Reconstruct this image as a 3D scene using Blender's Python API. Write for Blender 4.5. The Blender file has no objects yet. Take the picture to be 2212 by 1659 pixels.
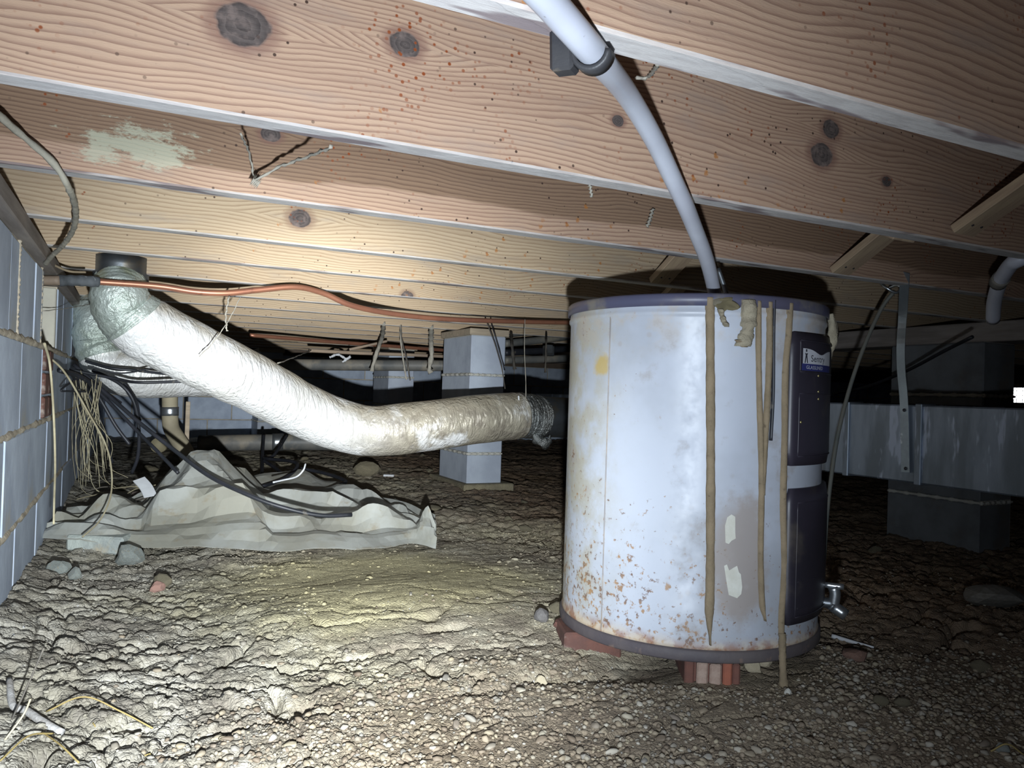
import bpy, bmesh, math, random
import numpy as np
from mathutils import Vector, Matrix
from math import sin, cos, tan, pi, radians, atan2, sqrt, exp

random.seed(7)
RNG = np.random.default_rng(7)
SC = bpy.context.scene
COL = SC.collection

# ------------------------------------------------------------------ camera
IW, IH, FPX = 2212, 1659, 1665.0
YAW, PITCH, ROLL = 0.45434, 0.01177, 0.0316      # yaw from +Y towards +X
CZ = 0.52                                        # lens height above the dirt
_f = Vector((sin(YAW)*cos(PITCH), cos(YAW)*cos(PITCH), sin(PITCH)))
_r = Vector((cos(YAW), -sin(YAW), 0))
_u = _r.cross(_f)
R2 = _r*cos(ROLL) + _u*sin(ROLL)
U2 = _r*(-sin(ROLL)) + _u*cos(ROLL)
CAM = Vector((0, 0, CZ))
cd = bpy.data.cameras.new('camera')
cd.sensor_fit = 'HORIZONTAL'; cd.sensor_width = 36.0
cd.lens = 36.0*FPX/IW
cd.clip_start = 0.02; cd.clip_end = 100
cam = bpy.data.objects.new('camera', cd); COL.objects.link(cam)
cam.matrix_world = Matrix((
    (R2.x, U2.x, -_f.x, CAM.x), (R2.y, U2.y, -_f.y, CAM.y), (R2.z, U2.z, -_f.z, CAM.z), (0, 0, 0, 1)))
SC.camera = cam

# ------------------------------------------------------------------ world, lights, exposure
W = bpy.data.worlds.new('outdoor_sky'); SC.world = W; W.use_nodes = True
W.node_tree.nodes['Background'].inputs[0].default_value = (0.93, 0.96, 1.0, 1)
W.node_tree.nodes['Background'].inputs[1].default_value = 3.0
SC.view_settings.view_transform = 'Standard'
SC.view_settings.look = 'None'
SC.view_settings.gamma = 1.0
SC.view_settings.use_curve_mapping = False
SC.view_settings.exposure = 0.6

def pray(x, y): return _f + R2*((x-IW/2)/FPX) - U2*((y-IH/2)/FPX)
def pd(x, y, d): return CAM + pray(x, y)*d
def pz(x, y, z): r = pray(x, y); return CAM + r*((z-CZ)/r.z)
def py_(x, y, Y): r = pray(x, y); return CAM + r*(Y/r.y)
def px_(x, y, X): r = pray(x, y); return CAM + r*(X/r.x)

# hand-held flashlight just below the lens: tight hotspot plus wide cool spill
TORCH = CAM + _r*0.02 + Vector((0, 0, -0.13)) + _f*0.02
def torch(name, energy, size, blend, color, aim, rad):
    ld = bpy.data.lights.new(name, 'SPOT')
    ld.energy = energy; ld.spot_size = radians(size); ld.spot_blend = blend
    ld.color = color; ld.shadow_soft_size = rad
    o = bpy.data.objects.new(name, ld); COL.objects.link(o)
    o.location = TORCH
    d = (pd(aim[0], aim[1], 2.6) - TORCH).normalized()
    o.rotation_euler = d.to_track_quat('-Z', 'Y').to_euler()
    return o
torch('flashlight_core', 235, 29, 1.0, (0.95, 0.98, 1.0), (690, 830), 0.010)
torch('flashlight_hotspot', 195, 58, 1.0, (0.92, 0.98, 1.0), (660, 1060), 0.010)
torch('flashlight_spill', 60, 92, 1.0, (0.80, 0.90, 1.0), (760, 800), 0.010)
torch('flashlight_corona', 19, 140, 1.0, (0.80, 0.89, 1.0), (900, 700), 0.010)

# ------------------------------------------------------------------ numpy noise
def _h(ix, iy, s):
    n = (ix*374761393 + iy*668265263 + s*974634777) & 0xffffffff
    n = ((n ^ (n >> 13))*1274126177) & 0xffffffff
    n = (n ^ (n >> 16)) & 0xffffffff
    return n/4294967295.0
def vnoise(x, y, s=0):
    x = np.asarray(x, dtype=np.float64); y = np.asarray(y, dtype=np.float64)
    ix = np.floor(x).astype(np.int64); iy = np.floor(y).astype(np.int64)
    fx = x-ix; fy = y-iy
    fx = fx*fx*fx*(fx*(fx*6-15)+10); fy = fy*fy*fy*(fy*(fy*6-15)+10)
    a = _h(ix, iy, s); b = _h(ix+1, iy, s); c = _h(ix, iy+1, s); d = _h(ix+1, iy+1, s)
    return (a*(1-fx)+b*fx)*(1-fy)+(c*(1-fx)+d*fx)*fy*1.0
def fbm(x, y, s=0, o=4):
    t = 0; a = .5
    for i in range(o):
        t = t + a*(vnoise(x*2**i, y*2**i, s+i*17)-.5); a *= .55
    return t
def worley(x, y, s=0):
    ix = np.floor(x).astype(np.int64); iy = np.floor(y).astype(np.int64)
    d1 = np.full(x.shape, 9.); d2 = np.full(x.shape, 9.); cid = np.zeros(x.shape); gx = np.zeros(x.shape); gy = np.zeros(x.shape)
    for dx in (-1, 0, 1):
        for dy in (-1, 0, 1):
            cx = ix+dx; cy = iy+dy
            qx = cx+_h(cx, cy, s); qy = cy+_h(cx, cy, s+1)
            d = np.hypot(x-qx, y-qy)
            m = d < d1
            d2 = np.where(m, d1, np.minimum(d2, d))
            cid = np.where(m, _h(cx, cy, s+2), cid)
            gx = np.where(m, x-qx, gx); gy = np.where(m, y-qy, gy)
            d1 = np.where(m, d, d1)
    return d1, d2, cid, gx, gy
def sstep(a, b, x):
    t = np.clip((x-a)/(b-a), 0, 1); return t*t*(3-2*t)

# ------------------------------------------------------------------ ground height
def gravel_mask(x, y):
    edge = 1.30 + 0.12*fbm(x*3, y*3, 40) - 0.30*sstep(0.95, 1.7, x) - .10*sstep(.25, -.1, x)
    return sstep(edge+.12, edge-.12, y)*sstep(-.05, .35, x+.25*fbm(x*4, y*4, 44))
def clay_mask(x, y):
    r2 = ((x-.74)/.52)**2+((y-1.93)/.74)**2+.9*fbm(x*3.1, y*3.1, 47, 3)
    return np.exp(-np.clip(r2, 0, 9)**2)
def ground_z(x, y, fine=True):
    x = np.asarray(x, float); y = np.asarray(y, float)
    z = 0.045*sstep(1.9, 4.6, y) + 0.05*sstep(0.15, -0.25, x)*sstep(3.2, 1.4, y)
    z = z + 0.045*fbm(x*1.7, y*1.7, 3, 3)
    z = z + 0.030*np.exp(-(((x-.62)/.38)**2+((y-1.75)/.30)**2))          # smooth clay hump
    z = z + 0.020*np.exp(-(((x-.72)/.16)**2+((y-1.30)/.06)**2))
    z = z - 0.028*np.exp(-(((x-.92)/.25)**2+((y-1.28)/.07)**2))          # hollow before the heater
    z = z - 0.020*sstep(1.6, 2.6, x)
    if fine:
        g = gravel_mask(x, y)
        smooth = clay_mask(x, y)
        rough = np.clip(1-.90*smooth, 0, 1)*(1-.75*g)
        wx = x+.06*fbm(x*5, y*5, 61); wy = y+.06*fbm(x*5, y*5, 67)
        d1, d2, cid, gx, gy = worley(wx*11, wy*15, 5)
        flake = (cid-.5)*1.0 + (gx*(_frac(cid*7.3)-.5)+gy*(_frac(cid*13.7)-.2))*0.9 - .55*np.exp(-((d2-d1)/.10)**2)
        z = z + .0095*rough*flake
        d1, d2, cid, gx, gy = worley(wx*21+7, wy*29, 15)
        z = z + .0060*rough*((cid-.5)*1.1 + (gx*(_frac(cid*5.1)-.5)+gy*(_frac(cid*17.7)-.2))*1.0 - .8*np.exp(-((d2-d1)/.07)**2))
        d1, d2, cid, gx, gy = worley(wx*34+3, wy*40, 9)
        z = z + .0045*rough*((cid-.5)*1.3 + (gy*(cid-.2))*1.2 - .6*np.exp(-((d2-d1)/.10)**2))
        z = z + .006*fbm(x*22, y*22, 80, 3)*(.35+.65*rough)
        ridge = np.abs(fbm(wx*2.6, wy*5.2, 91, 3))
        z = z - .036*rough*np.exp(-(ridge/.013)**2)*sstep(2.6, 1.6, y)
        ridge2 = np.abs(fbm(wx*5.5+4, wy*10.5, 97, 3))
        z = z - .020*rough*np.exp(-(ridge2/.011)**2)*sstep(2.9, 1.8, y)
    return z
def _frac(a): return a-np.floor(a)
def gz(x, y): return float(ground_z(np.array([x]), np.array([y]))[0])

# ------------------------------------------------------------------ material helpers
def new_mat(name):
    m = bpy.data.materials.new(name); m.use_nodes = True
    nt = m.node_tree
    b = nt.nodes['Principled BSDF']
    return m, nt, b
class N:
    """tiny node-graph writer"""
    def __init__(self, nt): self.nt = nt
    def node(self, t, **kw):
        n = self.nt.nodes.new(t)
        for k, v in kw.items(): setattr(n, k, v)
        return n
    def put(self, sock, v):
        if isinstance(v, bpy.types.NodeSocket): self.nt.links.new(v, sock)
        elif v is not None: sock.default_value = v
    def math(self, op, a, b=None, c=None, clamp=False):
        n = self.node('ShaderNodeMath', operation=op, use_clamp=clamp)
        self.put(n.inputs[0], a)
        if b is not None: self.put(n.inputs[1], b)
        if c is not None: self.put(n.inputs[2], c)
        return n.outputs[0]
    def mix(self, fac, a, b, blend='MIX'):
        n = self.node('ShaderNodeMix', data_type='RGBA', blend_type=blend)
        self.put(n.inputs[0], fac)
        self.put(n.inputs[6], a if isinstance(a, bpy.types.NodeSocket) else (*a, 1))
        self.put(n.inputs[7], b if isinstance(b, bpy.types.NodeSocket) else (*b, 1))
        return n.outputs[2]
    def ramp(self, fac, lo, hi):
        n = self.node('ShaderNodeMapRange', interpolation_type='SMOOTHSTEP')
        self.put(n.inputs[0], fac); n.inputs[1].default_value = lo; n.inputs[2].default_value = hi
        return n.outputs[0]
    def noise(self, vec, scale, detail=4, rough=.55, dist=0.):
        n = self.node('ShaderNodeTexNoise'); self.put(n.inputs['Vector'], vec)
        n.inputs['Scale'].default_value = scale; n.inputs['Detail'].default_value = detail
        n.inputs['Roughness'].default_value = rough; n.inputs['Distortion'].default_value = dist
        return n.outputs[0]
    def voro(self, vec, scale, feature='F1', out=0, rnd=1.0):
        n = self.node('ShaderNodeTexVoronoi', feature=feature); self.put(n.inputs['Vector'], vec)
        n.inputs['Scale'].default_value = scale; n.inputs['Randomness'].default_value = rnd
        return n.outputs[out]
    def coord(self, which='Object', scale=None, loc=None):
        t = self.node('ShaderNodeTexCoord').outputs[which]
        if scale or loc:
            m = self.node('ShaderNodeMapping'); self.put(m.inputs[0], t)
            if scale: m.inputs['Scale'].default_value = scale
            if loc: m.inputs['Location'].default_value = loc
            return m.outputs[0]
        return t
    def sep(self, v):
        n = self.node('ShaderNodeSeparateXYZ'); self.put(n.inputs[0], v); return n.outputs
    def bump(self, h, strength, dist, prev=None):
        n = self.node('ShaderNodeBump'); self.put(n.inputs['Height'], h)
        n.inputs['Strength'].default_value = strength; n.inputs['Distance'].default_value = dist
        if prev is not None: self.put(n.inputs['Normal'], prev)
        return n.outputs[0]
_MC = {}
def noisy(name, c1, c2, scale=8, rough=.8, metal=0., bump=.3, bdist=.004, stretch=None, c3=None, s3=30, t3=(.62, .72), contrast=(.35, .65), spec=.4, coat=0., per_object=0.):
    if name in _MC: return _MC[name]
    m, nt, b = new_mat(name); g = N(nt)
    v = g.coord('Object', stretch)
    n1 = g.noise(v, scale, 5, .6)
    col = g.mix(g.ramp(n1, *contrast), c1, c2)
    if c3:
        col = g.mix(g.ramp(g.noise(v, s3, 4, .6), *t3), col, c3)
    if per_object:
        r = g.node('ShaderNodeObjectInfo').outputs['Random']
        hsv = g.node('ShaderNodeHueSaturation'); g.put(hsv.inputs['Color'], col)
        g.put(hsv.inputs['Value'], g.math('MULTIPLY_ADD', r, per_object, 1-per_object*.5)); col = hsv.outputs[0]
    g.put(b.inputs['Base Color'], col)
    b.inputs['Metallic'].default_value = metal
    b.inputs['Specular IOR Level'].default_value = spec
    g.put(b.inputs['Roughness'], rough)
    if coat: b.inputs['Coat Weight'].default_value = coat
    if bump:
        g.put(b.inputs['Normal'], g.bump(g.noise(v, scale*6, 5, .6), bump, bdist))
    _MC[name] = m
    return m

def wood(name, light, dark, grey, knots=(), seed=0., yc=.02, zc=.30, freq=150., specks=.0, smear=False, rough=.78, lines=1.0, heart=None):
    """growth rings about a slightly tilted pith; x runs along the board, z up from its lower edge"""
    m, nt, b = new_mat(name); g = N(nt)
    v = g.coord('Object'); X, Y, Z = g.sep(v)
    wob = g.noise(g.coord('Object', (1.1, 3, 3), (seed, seed*2, 0)), 1.6, 2, .5)
    fine = g.noise(g.coord('Object', (2.5, 9, 9), (seed, 0, seed)), 4, 3, .5)
    dz = g.math('ADD', g.math('SUBTRACT', Z, zc), g.math('MULTIPLY_ADD', wob, .10, -.05))
    dz = g.math('ADD', dz, g.math('MULTIPLY', g.math('ADD', fine, -.5), .010))
    dy = g.math('SUBTRACT', Y, yc)
    warp = None; kn = None; halo = None
    for (kx, kz, kr) in knots:
        ax = g.math('SUBTRACT', X, kx); az = g.math('SUBTRACT', Z, kz)
        e = g.math('ADD', g.math('POWER', g.math('ABSOLUTE', g.math('DIVIDE', ax, kr*4.2)), 2.0), g.math('POWER', g.math('ABSOLUTE', g.math('DIVIDE', az, kr*1.9)), 2.0))
        bump_ = g.math('EXPONENT', g.math('MULTIPLY', e, -1.0))
        w = g.math('MULTIPLY', bump_, g.math('MULTIPLY', g.math('SIGN', az), kr*1.15))
        warp = w if warp is None else g.math('ADD', warp, w)
        d = g.math('SQRT', g.math('ADD', g.math('POWER', g.math('ABSOLUTE', g.math('DIVIDE', ax, 1.25)), 2.0), g.math('POWER', g.math('ABSOLUTE', az), 2.0)))
        d = g.math('DIVIDE', d, kr)
        d = g.math('ADD', d, g.math('MULTIPLY_ADD', g.noise(v, 60, 2), .35, -.17))
        k = g.ramp(d, 1.05, .88); h = g.ramp(d, 1.75, 1.0)
        kn = k if kn is None else g.math('MAXIMUM', kn, k)
        halo = h if halo is None else g.math('MAXIMUM', halo, h)
        kd = d if len(knots) == 1 or (kx, kz, kr) == knots[0] else g.math('MINIMUM', kd, d)
    if warp is not None: dz = g.math('SUBTRACT', dz, warp)
    rad = g.math('SQRT', g.math('ADD', g.math('POWER', g.math('ABSOLUTE', dz), 2.0), g.math('POWER', g.math('ABSOLUTE', dy), 2.0)))
    ph = g.math('FRACT', g.math('MULTIPLY', rad, freq))
    ring = g.math('POWER', g.ramp(ph, 0.05, .97), 2.2)
    ring = g.math('MULTIPLY', ring, g.ramp(ph, 1.0, .965))
    band = g.noise(g.coord('Object', (.6, 5, 14), (seed*3, 0, 0)), 3.0, 3, .5)
    col = g.mix(g.math('MULTIPLY', ring, .92*lines), light, dark)
    col = g.mix(g.math('MULTIPLY', g.ramp(band, .45, .7), .30), col, dark)
    grime = g.noise(g.coord('Object', (1.5, 6, 6), (0, seed, seed)), 3.5, 5, .65)
    col = g.mix(g.math('MULTIPLY', g.ramp(grime, .50, .72), .45), col, grey)
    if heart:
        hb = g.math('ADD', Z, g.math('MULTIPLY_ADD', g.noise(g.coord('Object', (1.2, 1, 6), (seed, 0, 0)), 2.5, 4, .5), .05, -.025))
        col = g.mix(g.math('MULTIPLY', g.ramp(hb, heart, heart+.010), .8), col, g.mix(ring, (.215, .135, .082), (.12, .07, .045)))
    if kn is not None:
        col = g.mix(g.math('MULTIPLY', halo, .65), col, (dark[0]*.75, dark[1]*.66, dark[2]*.72))
        kring = g.math('FRACT', g.math('MULTIPLY', kd, 3.2))
        kcol = g.mix(g.math('MULTIPLY', g.noise(v, 130, 4, .7), kring), (.11, .088, .080), (.010, .008, .009))
        kcol = g.mix(g.ramp(g.noise(v, 55, 3), .45, .7), kcol, (.17, .13, .115))
        col = g.mix(kn, col, kcol)
    # small dark debris specks
    dd = g.voro(v, 55, 'F1')
    sel = g.ramp(g.noise(v, 5, 2), .44, .62)
    col = g.mix(g.math('MULTIPLY', g.ramp(dd, .15, .09), sel), col, (.06, .035, .025))
    if specks:
        v2 = g.coord('Object', (1, 1, 1), (3.3, 0, 1.1))
        d2 = g.voro(v2, 95, 'F1')
        msk = g.ramp(g.noise(v2, 7, 3, .6), .60-.08*specks, .66)
        col = g.mix(g.math('MULTIPLY', g.ramp(d2, .30, .16), msk), col, (.23, .055, .014))
        d3 = g.math('ADD', g.voro(v2, 40, 'F1'), g.math('MULTIPLY_ADD', g.noise(v2, 150, 3, .7), .5, -.25))
        msk3 = g.ramp(g.noise(v2, 3.4, 3, .6), .58, .62)
        col = g.mix(g.math('MULTIPLY', g.math('MULTIPLY', g.ramp(d3, .22, .12), msk3), .8), col, (.36, .14, .032))
    if smear:
        ax = g.math('DIVIDE', g.math('SUBTRACT', X, smear[0]), smear[2]); az = g.math('DIVIDE', g.math('SUBTRACT', Z, smear[1]), smear[3])
        d = g.math('SQRT', g.math('ADD', g.math('MULTIPLY', ax, ax), g.math('MULTIPLY', az, az)))
        d = g.math('ADD', d, g.math('MULTIPLY_ADD', g.noise(g.coord('Object', (1, 2, 2.5)), 20, 6, .75), 4.0, -2.0))
        col = g.mix(g.math('MULTIPLY', g.ramp(d, .9, .4), .62), col, (.46, .48, .36))
    # dusty grey lower edge of the board
    nz = g.sep(g.node('ShaderNodeNewGeometry').outputs['Normal'])[2]
    und = g.ramp(nz, -.5, -.8)
    gcol = g.mix(g.ramp(g.noise(g.coord('Object', (3, 20, 20)), 6, 5, .7), .35, .7), (.56, .55, .54), (.42, .405, .40))
    gcol = g.mix(g.ramp(g.noise(g.coord('Object', (1, 6, 3), (seed, 0, 0)), 4, 3), .55, .63), gcol, (.20, .17, .18))
    col = g.mix(g.math('MULTIPLY', und, .92), col, gcol)
    g.put(b.inputs['Base Color'], col)
    b.inputs['Roughness'].default_value = rough
    b.inputs['Specular IOR Level'].default_value = .25
    hgt = g.math('ADD', g.math('MULTIPLY', ring, -1.0), g.noise(g.coord('Object', (5, 40, 40)), 20, 4))
    g.put(b.inputs['Normal'], g.bump(hgt, .25, .002))
    return m

# ------------------------------------------------------------------ mesh helpers
def link(name, me, material=None, parent=None, smooth=True):
    o = bpy.data.objects.new(name, me); COL.objects.link(o)
    if material is not None:
        me.materials.clear(); me.materials.append(material)
    if smooth and len(me.polygons): me.polygons.foreach_set('use_smooth', [True]*len(me.polygons))
    if parent is not None: o.parent = parent
    return o
def mesh(name, verts, faces):
    me = bpy.data.meshes.new(name); me.from_pydata([tuple(v) for v in verts], [], faces); me.update(); return me
def tag(o, label, cat, group=None, kind=None):
    if label: o['label'] = label
    if cat: o['category'] = cat
    if group: o['group'] = group
    if kind: o['kind'] = kind
    return o
def empty(name, loc, label, cat, group=None, rz=0.):
    o = bpy.data.objects.new(name, None); COL.objects.link(o)
    o.empty_display_size = .05; o.location = loc; o.rotation_euler = (0, 0, rz)
    return tag(o, label, cat, group)
def place(o, loc, rot=(0, 0, 0)):
    o.location = loc; o.rotation_euler = rot; return o
def box_me(name, sx, sy, sz, bevel=.0, origin='base', jitter=0.):
    bm = bmesh.new(); bmesh.ops.create_cube(bm, size=1)
    for v in bm.verts: v.co = Vector((v.co.x*sx, v.co.y*sy, v.co.z*sz + (sz/2 if origin == 'base' else 0)))
    if jitter:
        for v in bm.verts: v.co += Vector([random.uniform(-jitter, jitter) for _ in range(3)])
    if bevel: bmesh.ops.bevel(bm, geom=bm.edges[:], offset=bevel, segments=1, affect='EDGES')
    me = bpy.data.meshes.new(name); bm.to_mesh(me); bm.free(); return me
def box(name, lo, hi, material, parent=None, bevel=.002, base=Vector((0, 0, 0))):
    """axis-aligned box between two corners, origin at its base centre"""
    lo = Vector(lo); hi = Vector(hi); s = hi-lo
    me = box_me(name, s.x, s.y, s.z, bevel)
    o = link(name, me, material, parent, smooth=False)
    o.location = Vector(((lo.x+hi.x)/2, (lo.y+hi.y)/2, lo.z)) - base
    return o
def smooth_path(pts, n):
    P = [Vector(p) for p in pts]
    if len(P) == 2: return [P[0].lerp(P[1], i/(n-1)) for i in range(n)]
    Q = [P[0]*2-P[1]] + P + [P[-1]*2-P[-2]]
    L = [0]
    for a, b in zip(P, P[1:]): L.append(L[-1]+(b-a).length)
    out = []
    for i in range(n):
        s = L[-1]*i/(n-1); k = 0
        while k < len(P)-2 and s > L[k+1]: k += 1
        t = (s-L[k])/max(1e-9, L[k+1]-L[k])
        p0, p1, p2, p3 = Q[k], Q[k+1], Q[k+2], Q[k+3]
        out.append(0.5*((2*p1)+(p2-p0)*t+(2*p0-5*p1+4*p2-p3)*t*t+(3*p1-p0-3*p2+p3)*t**3))
    return out
def tube_data(pts, rad, seg=10, n=None, cap=True, rfun=None):
    n = n or max(6, len(pts)*6)
    path = smooth_path(pts, n)
    verts = []; faces = []
    up = None
    for i, p in enumerate(path):
        t = (path[min(i+1, n-1)]-path[max(i-1, 0)]).normalized()
        if up is None:
            up = Vector((0, 0, 1)) if abs(t.z) < .9 else Vector((1, 0, 0))
        s = t.cross(up).normalized(); up = s.cross(t).normalized()
        u = i/(n-1)
        r0 = rad(u) if callable(rad) else rad
        for j in range(seg):
            a = 2*pi*j/seg
            r = r0*(rfun(u, a) if rfun else 1.)
            verts.append(p + s*cos(a)*r + up*sin(a)*r)
    for i in range(n-1):
        for j in range(seg):
            a = i*seg+j; b = i*seg+(j+1) % seg
            faces.append((a, b, b+seg, a+seg))
    if cap:
        faces.append(tuple(range(seg-1, -1, -1))); faces.append(tuple(range((n-1)*seg, n*seg)))
    return verts, faces
def tube(name, pts, rad, material, parent=None, seg=10, n=None, base=None, rfun=None, cap=True):
    """tube along world points; origin at its first point (or at the parent's origin)"""
    v, f = tube_data(pts, rad, seg, n, cap, rfun)
    if parent is not None:
        o0 = parent.matrix_basis.inverted() if base is None else Matrix.Translation(-Vector(base))
        v = [o0 @ p for p in v]
        return link(name, mesh(name, v, f), material, parent)
    org = Vector(pts[0]) if base is None else Vector(base)
    v = [p-org for p in v]
    o = link(name, mesh(name, v, f), material); o.location = org
    return o
def lathe_me(name, prof, seg=64):
    verts = []; faces = []; n = len(prof)
    for (r, z) in prof:
        for j in range(seg):
            a = 2*pi*j/seg; verts.append((r*cos(a), r*sin(a), z))
    for i in range(n-1):
        for j in range(seg):
            a = i*seg+j; b = i*seg+(j+1) % seg
            faces.append((a, b, b+seg, a+seg))
    return mesh(name, verts, faces)
def rock_me(name, seed, sub=2, rough=.25, flat=.75, angular=.0):
    bm = bmesh.new(); bmesh.ops.create_icosphere(bm, subdivisions=sub, radius=1)
    r = random.Random(seed)
    planes = [(Vector((r.gauss(0, 1), r.gauss(0, 1), r.gauss(0, 1))).normalized(), r.uniform(.55, .85)) for _ in range(int(5+angular*6))]
    ph = [r.uniform(0, 6.3) for _ in range(6)]
    for v in bm.verts:
        c = v.co.copy()
        k = 1 + rough*(.5*sin(2.1*c.x+ph[0])*cos(1.7*c.y+ph[1]) + .35*sin(3.3*c.z+ph[2]+c.x*2) + .25*sin(4.1*c.y+ph[3]))
        c *= k
        for nrm, d in planes:
            e = c.dot(nrm)-d
            if e > 0: c -= nrm*e*(.6+.35*angular)
        v.co = Vector((c.x, c.y*.85, c.z*flat))
    me = bpy.data.meshes.new(name); bm.to_mesh(me); bm.free(); return me

# ------------------------------------------------------------------ materials
M = {}
M['dirt'] = None
M['block'] = noisy('concrete_block', (0.580, 0.666, 0.794), (0.420, 0.488, 0.608), 5, .9, bump=.35, bdist=.003, c3=(0.478, 0.449, 0.356), s3=3.2, t3=(.58, .74), per_object=.22)
M['mortar'] = noisy('mortar', (0.600, 0.528, 0.408), (0.408, 0.348, 0.264), 14, .95, bump=.6, bdist=.006)
M['plate_wood'] = noisy('sill_plate_wood', (.33, .29, .26), (.22, .19, .17), 4, .85, stretch=(8, .8, 8), bump=.3)
M['brick'] = noisy('red_brick', (0.154, 0.066, 0.049), (0.105, 0.052, 0.043), 18, .9, bump=.4, c3=(0.315, 0.266, 0.231), s3=12, t3=(.60, .70), per_object=.3)
M['pier_block'] = noisy('pier_block', (.47, .52, .60), (.38, .42, .50), 6, .9, bump=.4, bdist=.003, c3=(.40, .36, .28), s3=4, t3=(.62, .75), per_object=.12)
M['pier_mortar'] = noisy('pier_mortar', (.56, .55, .50), (.48, .46, .40), 20, .95, bump=.5)
M['pine'] = noisy('shim_wood', (.50, .41, .30), (.38, .31, .23), 5, .85, stretch=(1, 10, 10), bump=.2)
M['dark_metal'] = noisy('dull_galvanised', (0.224, 0.245, 0.266), (0.154, 0.168, 0.182), 6, .42, metal=.85, bump=.15, c3=(0.210, 0.189, 0.154), s3=9, t3=(.55, .7))
M['galv'] = noisy('galvanised_streaked', (0.264, 0.309, 0.378), (0.164, 0.192, 0.227), 5, .45, metal=.55, stretch=(3, 3, .6), bump=.1, c3=(0.390, 0.443, 0.560), s3=7, t3=(.56, .62))
M['foil'] = noisy('foil_tape', (0.648, 0.720, 0.679), (0.450, 0.512, 0.452), 9,   .36, metal=.45, bump=.8, bdist=.01, c3=(0.324, 0.351, 0.244), s3=6, t3=(.55, .68))
M['white_pipe'] = noisy('white_plastic_pipe', (0.503, 0.524, 0.585), (0.449, 0.462, 0.524), 6, .38, bump=.02, c3=(0.150, 0.122, 0.109), s3=60, t3=(.72, .78), stretch=(1, 1, 1))
M['black'] = noisy('black_plastic', (.022, .022, .026), (.035, .034, .036), 20, .5, bump=.1, c3=(.07, .06, .05), s3=40, t3=(.66, .74))
M['black_cable'] = noisy('black_cable_sheath', (0.015, 0.017, 0.021), (0.025, 0.026, 0.033), 12, .45, bump=0, c3=(0.100, 0.090, 0.075), s3=25, t3=(.64, .74))
M['grey_cable'] = noisy('dusty_grey_cable', (.36, .33, .26), (.27, .25, .20), 18, .85, bump=.4, c3=(.14, .12, .10), s3=35, t3=(.62, .7))
M['copper'] = noisy('copper_pipe', (0.448, 0.200, 0.120), (0.368, 0.160, 0.104), 7, .42, metal=.55, bump=.02, c3=(0.256, 0.120, 0.080), s3=20, t3=(.6, .75))
M['tan_pipe'] = noisy('dusty_copper_line', (.42, .32, .23), (.34, .26, .20), 7, .6, bump=.05)
M['foam'] = noisy('pipe_foam', (.045, .05, .055), (.11, .12, .13), 12, .75, bump=.4, c3=(.30, .32, .33), s3=14, t3=(.66, .72))
M['mud'] = noisy('dried_mud', (0.246, 0.191, 0.123), (0.196, 0.153, 0.098), 30, .97, bump=.7, bdist=.002, c3=(0.136, 0.102, 0.068), s3=60, t3=(.62, .72))
M['insul'] = noisy('dusty_insulation', (.36, .32, .235), (.27, .235, .17), 30, .97, bump=.8, bdist=.004)
M['foam_y'] = noisy('yellow_foam', (.56, .48, .27), (.40, .33, .19), 45, .95, bump=1.0, bdist=.006)
M['enamel_panel'] = noisy('dark_panel_enamel', (.036, .031, .045), (.027, .024, .033), 4, .42, bump=.06, c3=(.072, .062, .058), s3=9, t3=(.56, .72), spec=.5)
M['cap_enamel'] = noisy('blue_violet_cap', (.072, .075, .125), (.075, .070, .105), 6, .42, bump=.05, c3=(.17, .155, .13), s3=9, t3=(.50, .68))
M['base_ring'] = noisy('base_ring_enamel', (.070, .060, .068), (.10, .085, .085), 10, .65, bump=.25, c3=(.17, .12, .10), s3=24, t3=(.60, .72))
M['root'] = noisy('dry_root', (0.400, 0.360, 0.240), (0.288, 0.248, 0.160), 20, .9, bump=.1, per_object=.5)
M['root_dark'] = noisy('dark_root', (.06, .055, .05), (.12, .105, .085), 20, .9, bump=.1)
M['rubble'] = noisy('grey_rubble', (.33, .36, .33), (.23, .25, .24), 14, .95, bump=.7, bdist=.006, c3=(.30, .25, .17), s3=9, t3=(.55, .7), per_object=.3)
M['clod'] = noisy('dirt_clod', (.30, .26, .17), (.22, .19, .13), 14, .95, bump=.8, bdist=.008, per_object=.3)
M['pvc_tan'] = noisy('aged_pvc', (.40, .35, .24), (.31, .27, .19), 8, .7, bump=.1)
M['pvc_dark'] = noisy('black_drain_pipe', (.10, .105, .105), (.17, .165, .15), 6, .5, bump=.1, c3=(.27, .24, .19), s3=5, t3=(.52, .68))
M['web'] = noisy('dusty_web', (0.364, 0.336, 0.280), (0.280, 0.259, 0.217), 40, 1., bump=0)
M['white_scrap'] = noisy('white_scrap', (.66, .68, .70), (.54, .55, .57), 12, .7, bump=.2)
M['pink'] = noisy('pinkish_scrap', (.50, .40, .34), (.40, .31, .26), 30, .95, bump=1., bdist=.01)
M['steel'] = noisy('bright_steel', (.62, .66, .70), (.45, .48, .50), 10, .3, metal=.9, bump=.1)
M['subfloor'] = noisy('subfloor', (.20, .15, .11), (.15, .11, .085), 4, .9, bump=.2)

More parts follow.
